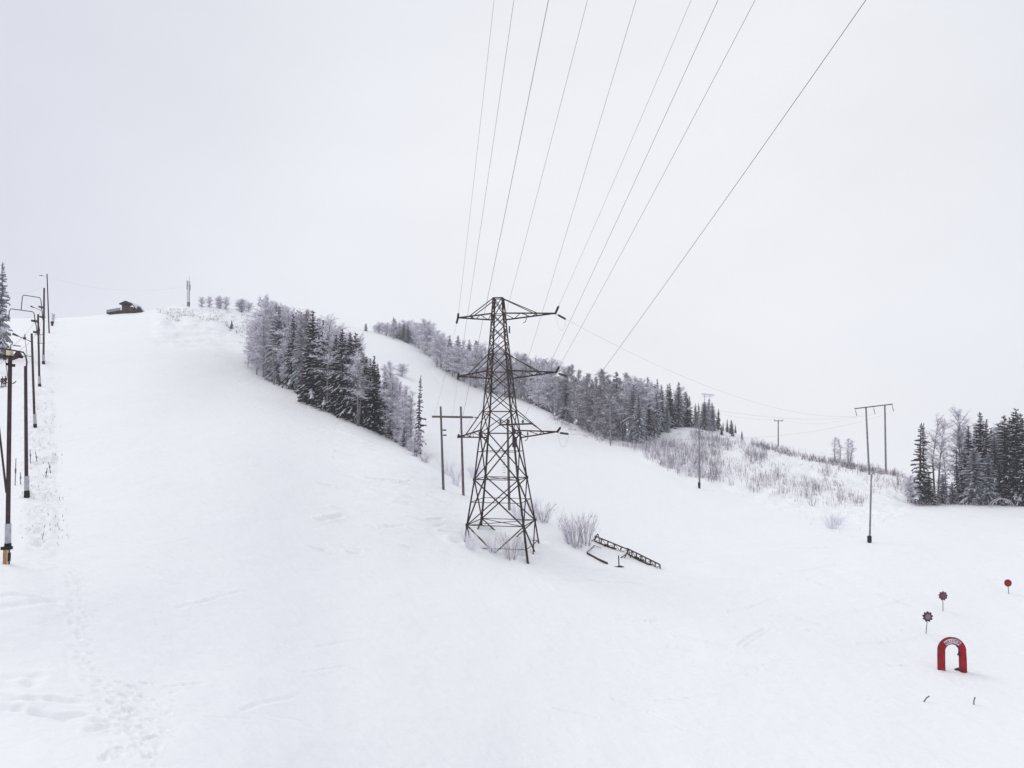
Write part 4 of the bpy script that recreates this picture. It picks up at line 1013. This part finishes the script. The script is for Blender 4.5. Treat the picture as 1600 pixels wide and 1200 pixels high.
# far wood ------------------------------------------------------------------
CX = [579, 607, 644, 663, 684, 714, 759, 806, 860, 905, 937, 970, 1000, 1030, 1057, 1075, 1109, 1132, 1165]
CY = [519, 527, 536, 552, 573, 594, 612, 624, 642, 670, 682, 690, 692, 680, 668, 668, 674, 680, 688]
UX = [580, 590, 600, 612, 622, 637, 650, 666, 680, 700, 735, 765, 800, 830, 865, 900, 930, 960, 985, 1010, 1035, 1058, 1075, 1090, 1100, 1118, 1130, 1142, 1155, 1166]
UY = [507, 502, 504, 497, 500, 500, 505, 498, 510, 522, 530, 536, 545, 550, 558, 572, 574, 580, 584, 590, 592, 598, 612, 628, 618, 630, 656, 654, 668, 678]
base2 = lambda x: float(np.interp(x, CX, CY)); top2 = lambda x: float(np.interp(x, UX, UY))
def kind2(x, row):
    if x < 608: return 'frost'
    if x < 650: return r.choice(['snowy', 'frost'])
    if x < 790: return r.choice(['frost', 'frost', 'frost', 'frost', 'frost', 'snowy'] if row < 2 else ['frost', 'frost', 'snowy'])
    if x < 890: return r.choice(['snowy', 'frost', 'slim', 'frost', 'birch', 'brown'])
    if x < 962: return r.choice(['brown', 'brown', 'brown', 'spruce'])
    if x < 990: return r.choice(['snowy', 'birch', 'spruce', 'brown'])
    if x < 1072: return r.choice(['snowy', 'snowy', 'snowy', 'spruce', 'frost'])
    return r.choice(['spruce', 'snowy'])
for row, (back, lo_, hi_, o_) in enumerate(((0, 8, 22, 0), (5, 3, 12, 4), (11, -2, 7, 7))):
    x = 584 + o_
    while x < 1164:
        stp = 8.5 + 5 * min(1, max(0, (x - 640) / 250))
        H_ = base2(x) - top2(x)
        dt = (r.uniform(lo_, hi_) + (r.uniform(5, 22) if r.random() < .25 else 0)) * min(1, H_ / 80)
        wd = 1.2 * (1.35 if x < 660 else 1) * r.uniform(.8, 1.35)
        if x > 1120: wd *= .9
        tree_at(kind2(x, row), x, base2(x) - (0 if row else r.uniform(-1, 2)), top2(x) + dt, 'far', ['front row of the far wood', 'second row of the far wood', 'back row of the far wood'][row], wd, back)
        x += stp * r.uniform(.75, 1.3) * (1.0 if x < 1070 else 1.0)
tree_at('frost', 664, 553, 498, 'far', '', 1.3, 0, proto=1, label='big fork-trunked frosted birch at the upper end of the far wood')
tree_at('frost', 682, 573, 515, 'far', '', 1.2, 0, proto=0, label='frosted birch with visible trunk just below the fork-trunked birch')
tree_at('snowy', 615, 528, 495, 'far', '', 1.5, 2, label='round-topped snowy conifer at the top of the far wood')
tree_at('snowy', 1012, 672, 588, 'far', '', 1.25, 0, label='broad snow-laden spruce right of the brown birches')
tree_at('snowy', 1060, 668, 596, 'far', '', 1.25, 0, label='snow-laden spruce near the right end of the far wood')
for x, by, ty in ((570.5, 517, 505), ):
    tree_at('snowy', x, by, ty, 'far', '', 1.6, 0, label='tiny lone conifer at the very top of the second slope')
# summit trees --------------------------------------------------------------
for i, (k, x, by, ty, w, lab) in enumerate((('bush', 311.5, 476, 462, .85, 'round greyer little bush just right of the radio mast'), ('bush', 324, 479, 461, .8, 'pale frosted bush second to the right of the radio mast'),
    ('bush', 340, 482, 460, .75, 'forked frosted bush left of its shorter neighbour on the summit'), ('bush', 350, 482, 461.5, .75, 'narrow frosted bush just left of the wide summit bush'),
    ('bush', 374, 486, 463, 1.2, 'broad frosted bush at the right of the summit'), ('bush', 385, 487, 470, 1.3, 'lower right lobe of frosted bush on the summit'), ('spruce', 359.5, 513, 499.5, 1.8, 'tiny dark spruce alone below the summit bushes'),
    ('bush', 627, 588, 566, 1.35, 'round frosted bush on the second slope above the ragged spruce'), ('frost', 78, 504, 489, 1.2, 'small frosted tree behind the top lift poles'))):
    tree_at(k, x, by, ty, 'lone', '', w, 0, label=lab)
# right skyline twins
for x, by, ty, lab in ((1303, 722, 681, 'left one of two slender frosted birches on the right skyline'), (1311, 723, 684, 'middle slender frosted birch on the right skyline'), (1324, 726, 683, 'right one of two slender frosted birches on the right skyline')):
    tree_at('slim', x, by, ty, 'lone', '', 1.7, 1, label=lab)
# right wood ----------------------------------------------------------------
tree_at('sparse', 1434, 787, 660, 'right', '', 1.5, 0, proto=1, label='leftmost spruce of the right wood with layered open boughs')
tree_at('sparse', 1441, 787, 661, 'right', '', 1.2, 4, proto=0, label='thin spruce just behind the leftmost spruce of the right wood')
tree_at('birch', 1458, 785, 646, 'right', '', 1.15, 2, proto=1, label='tall twin-stemmed bare birch in the right wood')
tree_at('birch', 1476, 783, 690, 'right', '', 1.2, 3, proto=0, label='shorter pale birch in the gap of the right wood')
tree_at('frost', 1500, 784, 638, 'right', '', .8, 4, proto=0, label='tall frosted birch left of the big spruces in the right wood')
tree_at('brown', 1501, 783, 664, 'right', '', .9, 0, proto=0, label='brown-stemmed tree below the tall frosted birch at right')
for x, by, ty, k, w in ((1421, 786, 742, 'frost', 1.6), (1448, 788, 744, 'spruce', 2.2), (1470, 786, 740, 'snowy', 1.8), (1486, 787, 752, 'snowy', 2.4), (1493, 786, 700, 'sparse', 1.2), (1512, 786, 665, 'spruce', 1.2), (1520, 788, 700, 'snowy', 1.5), (1531, 786, 643, 'spruce', 1.15), (1543, 786, 662, 'spruce', 1.0),
                        (1540, 788, 706, 'snowy', 1.7), (1553, 786, 680, 'snowy', 1.3), (1561, 788, 720, 'spruce', 1.9), (1568, 786, 648, 'spruce', 1.35), (1576, 786, 690, 'spruce', 1.5), (1589, 786, 638, 'spruce', 1.2), (1598, 788, 652, 'spruce', 1.3), (1585, 788, 712, 'spruce', 1.8), (1606, 790, 668, 'spruce', 1.4), (1620, 788, 645, 'snowy', 1.2), (1640, 788, 660, 'spruce', 1.2)):
    tree_at(k, x, by, ty, 'right', 'front row of the right wood', w)
for x, ty, k in ((1508, 672, 'spruce'), (1517, 660, 'frost'), (1525, 668, 'snowy'), (1537, 655, 'spruce'), (1550, 668, 'spruce'), (1560, 660, 'snowy'), (1575, 652, 'spruce'), (1583, 655, 'snowy'), (1595, 645, 'spruce'), (1612, 650, 'spruce'), (1630, 650, 'spruce')):
    tree_at(k, x, 786, ty, 'right', 'back row of the right wood', 1.25, 7 + r.uniform(0, 4))
# left edge -----------------------------------------------------------------
tree_at('snowy', -4, 560, 408, 'left', '', .72, 0, label='big grey spruce cut off by the left edge of the view')
tree_at('frost', -12, 585, 480, 'left', '', .7, 3, label='frosted birch below the big grey spruce at the left edge')
tree_at('snowy', -24, 560, 420, 'left', '', .8, 4, label='spruce behind the big grey spruce at the left edge')
cnt = {}
for t in sorted(TREES, key=lambda t: t['px']):
    pr = PROTO[t['kind']]; tm, cm, H = pr[t['proto'] if t['proto'] is not None else r.randrange(len(pr))]
    if t['label'] is None:
        key = (t['where'], t['kind']); n = cnt.get(key, 0); cnt[key] = n + 1
        t['label'] = '%s, %s of its kind from left, %s' % (KN[t['kind']], WORDS[n], t['where'])
    g = {'near': 'trees of the near belt', 'far': 'trees of the far wood', 'right': 'trees of the right wood', 'left': 'trees at the left edge'}.get(t['wood'])
    o = empty(NM[t['kind']], t['loc'], t['label'], 'bush' if t['kind'] == 'bush' else 'tree', g, r.uniform(0, 6.28) if t['proto'] is None else 0)
    o.rotation_euler.x = r.gauss(0, .018); o.rotation_euler.y = r.gauss(0, .022)
    s = t['h'] / H; w = s * t['wid']; o.scale = (w, w, s)
    part_mesh('trunk', tm, o); part_mesh('crown', cm, o)

# ------------------------------------------------------------------ shrubs and brush
SH = [shrub_mesh(s, 3, 1.6, 48, .02).mesh('shrub', ['frost', 'twigd']) for s in (1, 2)] + [shrub_mesh(3, 3, 1.6, 60, .03).mesh('shrub', ['twigd', 'twig'])] + [shrub_mesh(4, 3, 1.5, 60, .017).mesh('shrub', ['frost2', 'frost'])]
def shrub(px, by, ty, k, label, w=1.0, grp='leafless shrubs on the open snow'):
    g = G(px, by); h = P(px, ty, g.y).z - g.z; o = bpy.data.objects.new('leafless_shrub', SH[k]); COL.objects.link(o); o.location = g; s = h / 3; o.scale = (s * w, s * w, s); o.rotation_euler.z = r.uniform(0, 6); tag(o, label, 'shrub', grp)
shrub(899, 853, 796, 0, 'large frosted fan-shaped shrub behind the fallen truss', .95)
shrub(915, 850, 800, 0, 'right half of the frosted shrub pair by the truss', .8)
shrub(889, 848, 805, 3, 'small pale shrub on the left of the frosted shrub pair', .8)
shrub(848, 815, 782, 0, 'pale shrub just right of the pylon legs', 1.3)
shrub(833, 800, 775, 3, 'faint shrub behind the right pylon leg', 1.3)
shrub(735, 858, 822, 3, 'pale shrub at the left foot of the pylon', .9)
shrub(770, 864, 835, 3, 'low pale shrub inside the pylon base', 1.1)
shrub(798, 873, 828, 0, 'frosted shrub between the front legs of the pylon', .9)
shrub(815, 868, 838, 3, 'small pale shrub near the right front pylon leg', .9)
shrub(808, 812, 780, 3, 'faint shrub beside the rear pole', 1.0)
shrub(712, 757, 728, 3, 'pale shrub between the posts of the twin-pole frame', 1.0)
shrub(700, 742, 718, 3, 'faint pale shrub behind the twin-pole frame', 1.2)
shrub(742, 748, 722, 3, 'pale shrub right of the twin-pole frame', 1.1)
shrub(664, 722, 706, 0, 'tiny shrub just below the lone ragged spruce', 1.5)
shrub(1300, 826, 800, 3, 'low pale shrub on the open snow below the bank', 1.5)
shrub(1310, 820, 806, 3, 'second low pale shrub on the snow below the bank', 1.6)
def brush(name, pts, hr, mats, label, twr=.03, n=3, seed=0):
    rr_ = random.Random(seed); m = MB(); b0 = None
    for (px, py, hm, mi) in pts:
        try: g = G(px, py)
        except ValueError: continue
        if abs(P(px, py, g.y).z - g.z) > 1.5: continue
        if b0 is None: b0 = Vector(g)
        for k in range(n):
            q0 = g + Vector((rr_.gauss(0, .35), rr_.gauss(0, .35), -.15)) - b0; h = rr_.uniform(*hr) * hm
            tip = q0 + Vector((rr_.gauss(0, .16) * h, rr_.gauss(0, .16) * h, h)); m.tube(q0, tip, twr, .006, 3, mi, False)
            for j in range(3):
                a0 = q0.lerp(tip, rr_.uniform(.3, .85)); m.tube(a0, a0 + Vector((rr_.gauss(0, .22), rr_.gauss(0, .22), rr_.uniform(.2, .55))) * h * .6, twr * .55, .004, 3, mi, False)
    o = m.build(name, mats); o.location = b0; o['kind'] = 'stuff'; o['label'] = label; return o
def inpoly(x, y, poly):
    c = False; j = len(poly) - 1
    for i in range(len(poly)):
        if (poly[i][1] > y) != (poly[j][1] > y) and x < (poly[j][0] - poly[i][0]) * (y - poly[i][1]) / (poly[j][1] - poly[i][1]) + poly[i][0]: c = not c
        j = i
    return c
def scatter(poly, n, f, seed):
    rr_ = random.Random(seed); xs = [p[0] for p in poly]; ys = [p[1] for p in poly]; o = []
    while len(o) < n:
        x = rr_.uniform(min(xs), max(xs)); y = rr_.uniform(min(ys), max(ys))
        if inpoly(x, y, poly):
            q = f(x, y, rr_)
            if q: o.append((x, y) + q)
    return o
clump = lambda x, y, s, sd: float(fbm(np.array([x / s]), np.array([y / s * 1.6]), sd)[0])
bankp = [(980, 697), (1010, 690), (1045, 676), (1075, 674), (1165, 694), (1300, 724), (1408, 742), (1415, 770), (1380, 790), (1290, 795), (1190, 775), (1150, 762), (1090, 748), (1050, 738), (1005, 715)]
def fb(x, y, q):
    c = clump(x, y, 38, 5)
    if q.random() > max(.02, (.36 + 2.4 * c) * (1.15 if x < 1130 else .55) * (1 if y < 770 else .5)): return None
    return (q.uniform(.45, 1.15) * (1 + 1.0 * c), 0 if q.random() < .55 else 1)
brush('bank_brush', scatter(bankp, 1050, fb, 3), (.5, 1.5), ['twigd', 'frost'], 'frosted leafless brush covering the bank below the right crest', .032, 3, 7)
denp = [(985, 700), (1010, 692), (1040, 690), (1080, 700), (1110, 720), (1125, 748), (1150, 762), (1090, 748), (1050, 738), (1005, 715)]
brush('dense_thicket', scatter(denp, 560, lambda x, y, q: (q.uniform(.5, 1.25), 0 if q.random() < .45 else 1) if clump(x, y, 16, 6) > -.22 else None, 4), (1.0, 2.5), ['twigd', 'frost'], 'dense grey thicket at the left end of the scrubby bank', .034, 3, 8)
cresp = [(1172, 691), (1190, 695), (1265, 713), (1345, 730), (1405, 741), (1405, 745), (1340, 736), (1262, 720), (1190, 701), (1172, 696)]
brush('crest_brush', scatter(cresp, 420, lambda x, y, q: (q.uniform(.5, 1.2), 0 if q.random() < .8 else 1), 5), (.6, 1.6), ['twigd', 'frost'], 'dark low brush along the skyline of the right bank', .04, 3, 9)
slp = [(1080, 672), (1170, 692), (1240, 708), (1240, 730), (1160, 712), (1080, 692)]
brush('upper_brush', scatter(slp, 250, fb, 6), (.7, 1.6), ['frost', 'twigd'], 'frosted brush below the skyline between wood and T-topped pole', .035, 3, 10)
sump = [(246, 484), (300, 482), (390, 488), (385, 530), (345, 512), (290, 505), (250, 500)]
brush('summit_brush', scatter(sump, 420, lambda x, y, q: (q.uniform(.4, 1), 0 if q.random() < .5 else 1) if clump(x, y, 14, 8) > .0 else None, 7), (.25, .8), ['twigd', 'frost'], 'low dark tufts poking through snow on the summit shoulder', .05, 3, 11)
lowp = [(1150, 768), (1290, 798), (1400, 795), (1420, 800), (1330, 840), (1200, 800)]
brush('snow_tufts', scatter(lowp, 60, lambda x, y, q: (q.uniform(.3, .8), 0), 8), (.3, .9), ['frost', 'twigd'], 'sparse pale twigs on the snow below the bank', .022, 2, 12)
ledg = [(862, 648), (905, 672), (940, 684), (985, 694), (985, 700), (935, 690), (900, 678), (862, 655)]
brush('wood_edge_brush', scatter(ledg, 170, lambda x, y, q: (q.uniform(.4, 1), 0 if q.random() < .5 else 1), 9), (.4, 1.4), ['twigd', 'frost'], 'dark undergrowth at the foot of the far wood', .04, 3, 13)
rwp = [(1418, 786), (1500, 784), (1600, 784), (1600, 791), (1500, 790), (1425, 792)]
brush('right_undergrowth', scatter(rwp, 200, lambda x, y, q: (q.uniform(.4, 1), 0 if q.random() < .5 else 1), 10), (.4, 1.5), ['twigd', 'frost'], 'undergrowth along the snowy foot of the right wood', .03, 3, 14)

trp = [(44, 660), (82, 560), (86, 700), (90, 850), (50, 855), (46, 760)]
brush('track_tufts', scatter(trp, 170, lambda x, y, q: (q.uniform(.3, .8), 0 if q.random() < .6 else 1) if clump(x, y, 9, 18) > .0 else None, 15), (.12, .4), ['frost', 'twigd'], 'small frosted tufts in the trampled strip beside the lift', .02, 3, 15)
# ------------------------------------------------------------------ snowy air
bm_v = MB(); bm_v.box((0, 0, -8), 1500, 1500, 180)
hm = bpy.data.meshes.new('haze'); hm.from_pydata([tuple(v) for v in bm_v.v], [], bm_v.f); hm.update()
hz = bpy.data.objects.new('haze', hm); COL.objects.link(hz); hz['kind'] = 'stuff'; hz['label'] = 'thin winter haze over the slope'
mm = bpy.data.materials.new('haze'); mm.use_nodes = True; t = mm.node_tree; t.nodes.clear()
oo = t.nodes.new('ShaderNodeOutputMaterial'); pv = t.nodes.new('ShaderNodeVolumePrincipled'); t.links.new(pv.outputs[0], oo.inputs['Volume'])
pv.inputs['Color'].default_value = (.93, .95, 1, 1); pv.inputs['Density'].default_value = .00035; pv.inputs['Anisotropy'].default_value = .3
hm.materials.append(mm)
hz.display_type = 'WIRE'
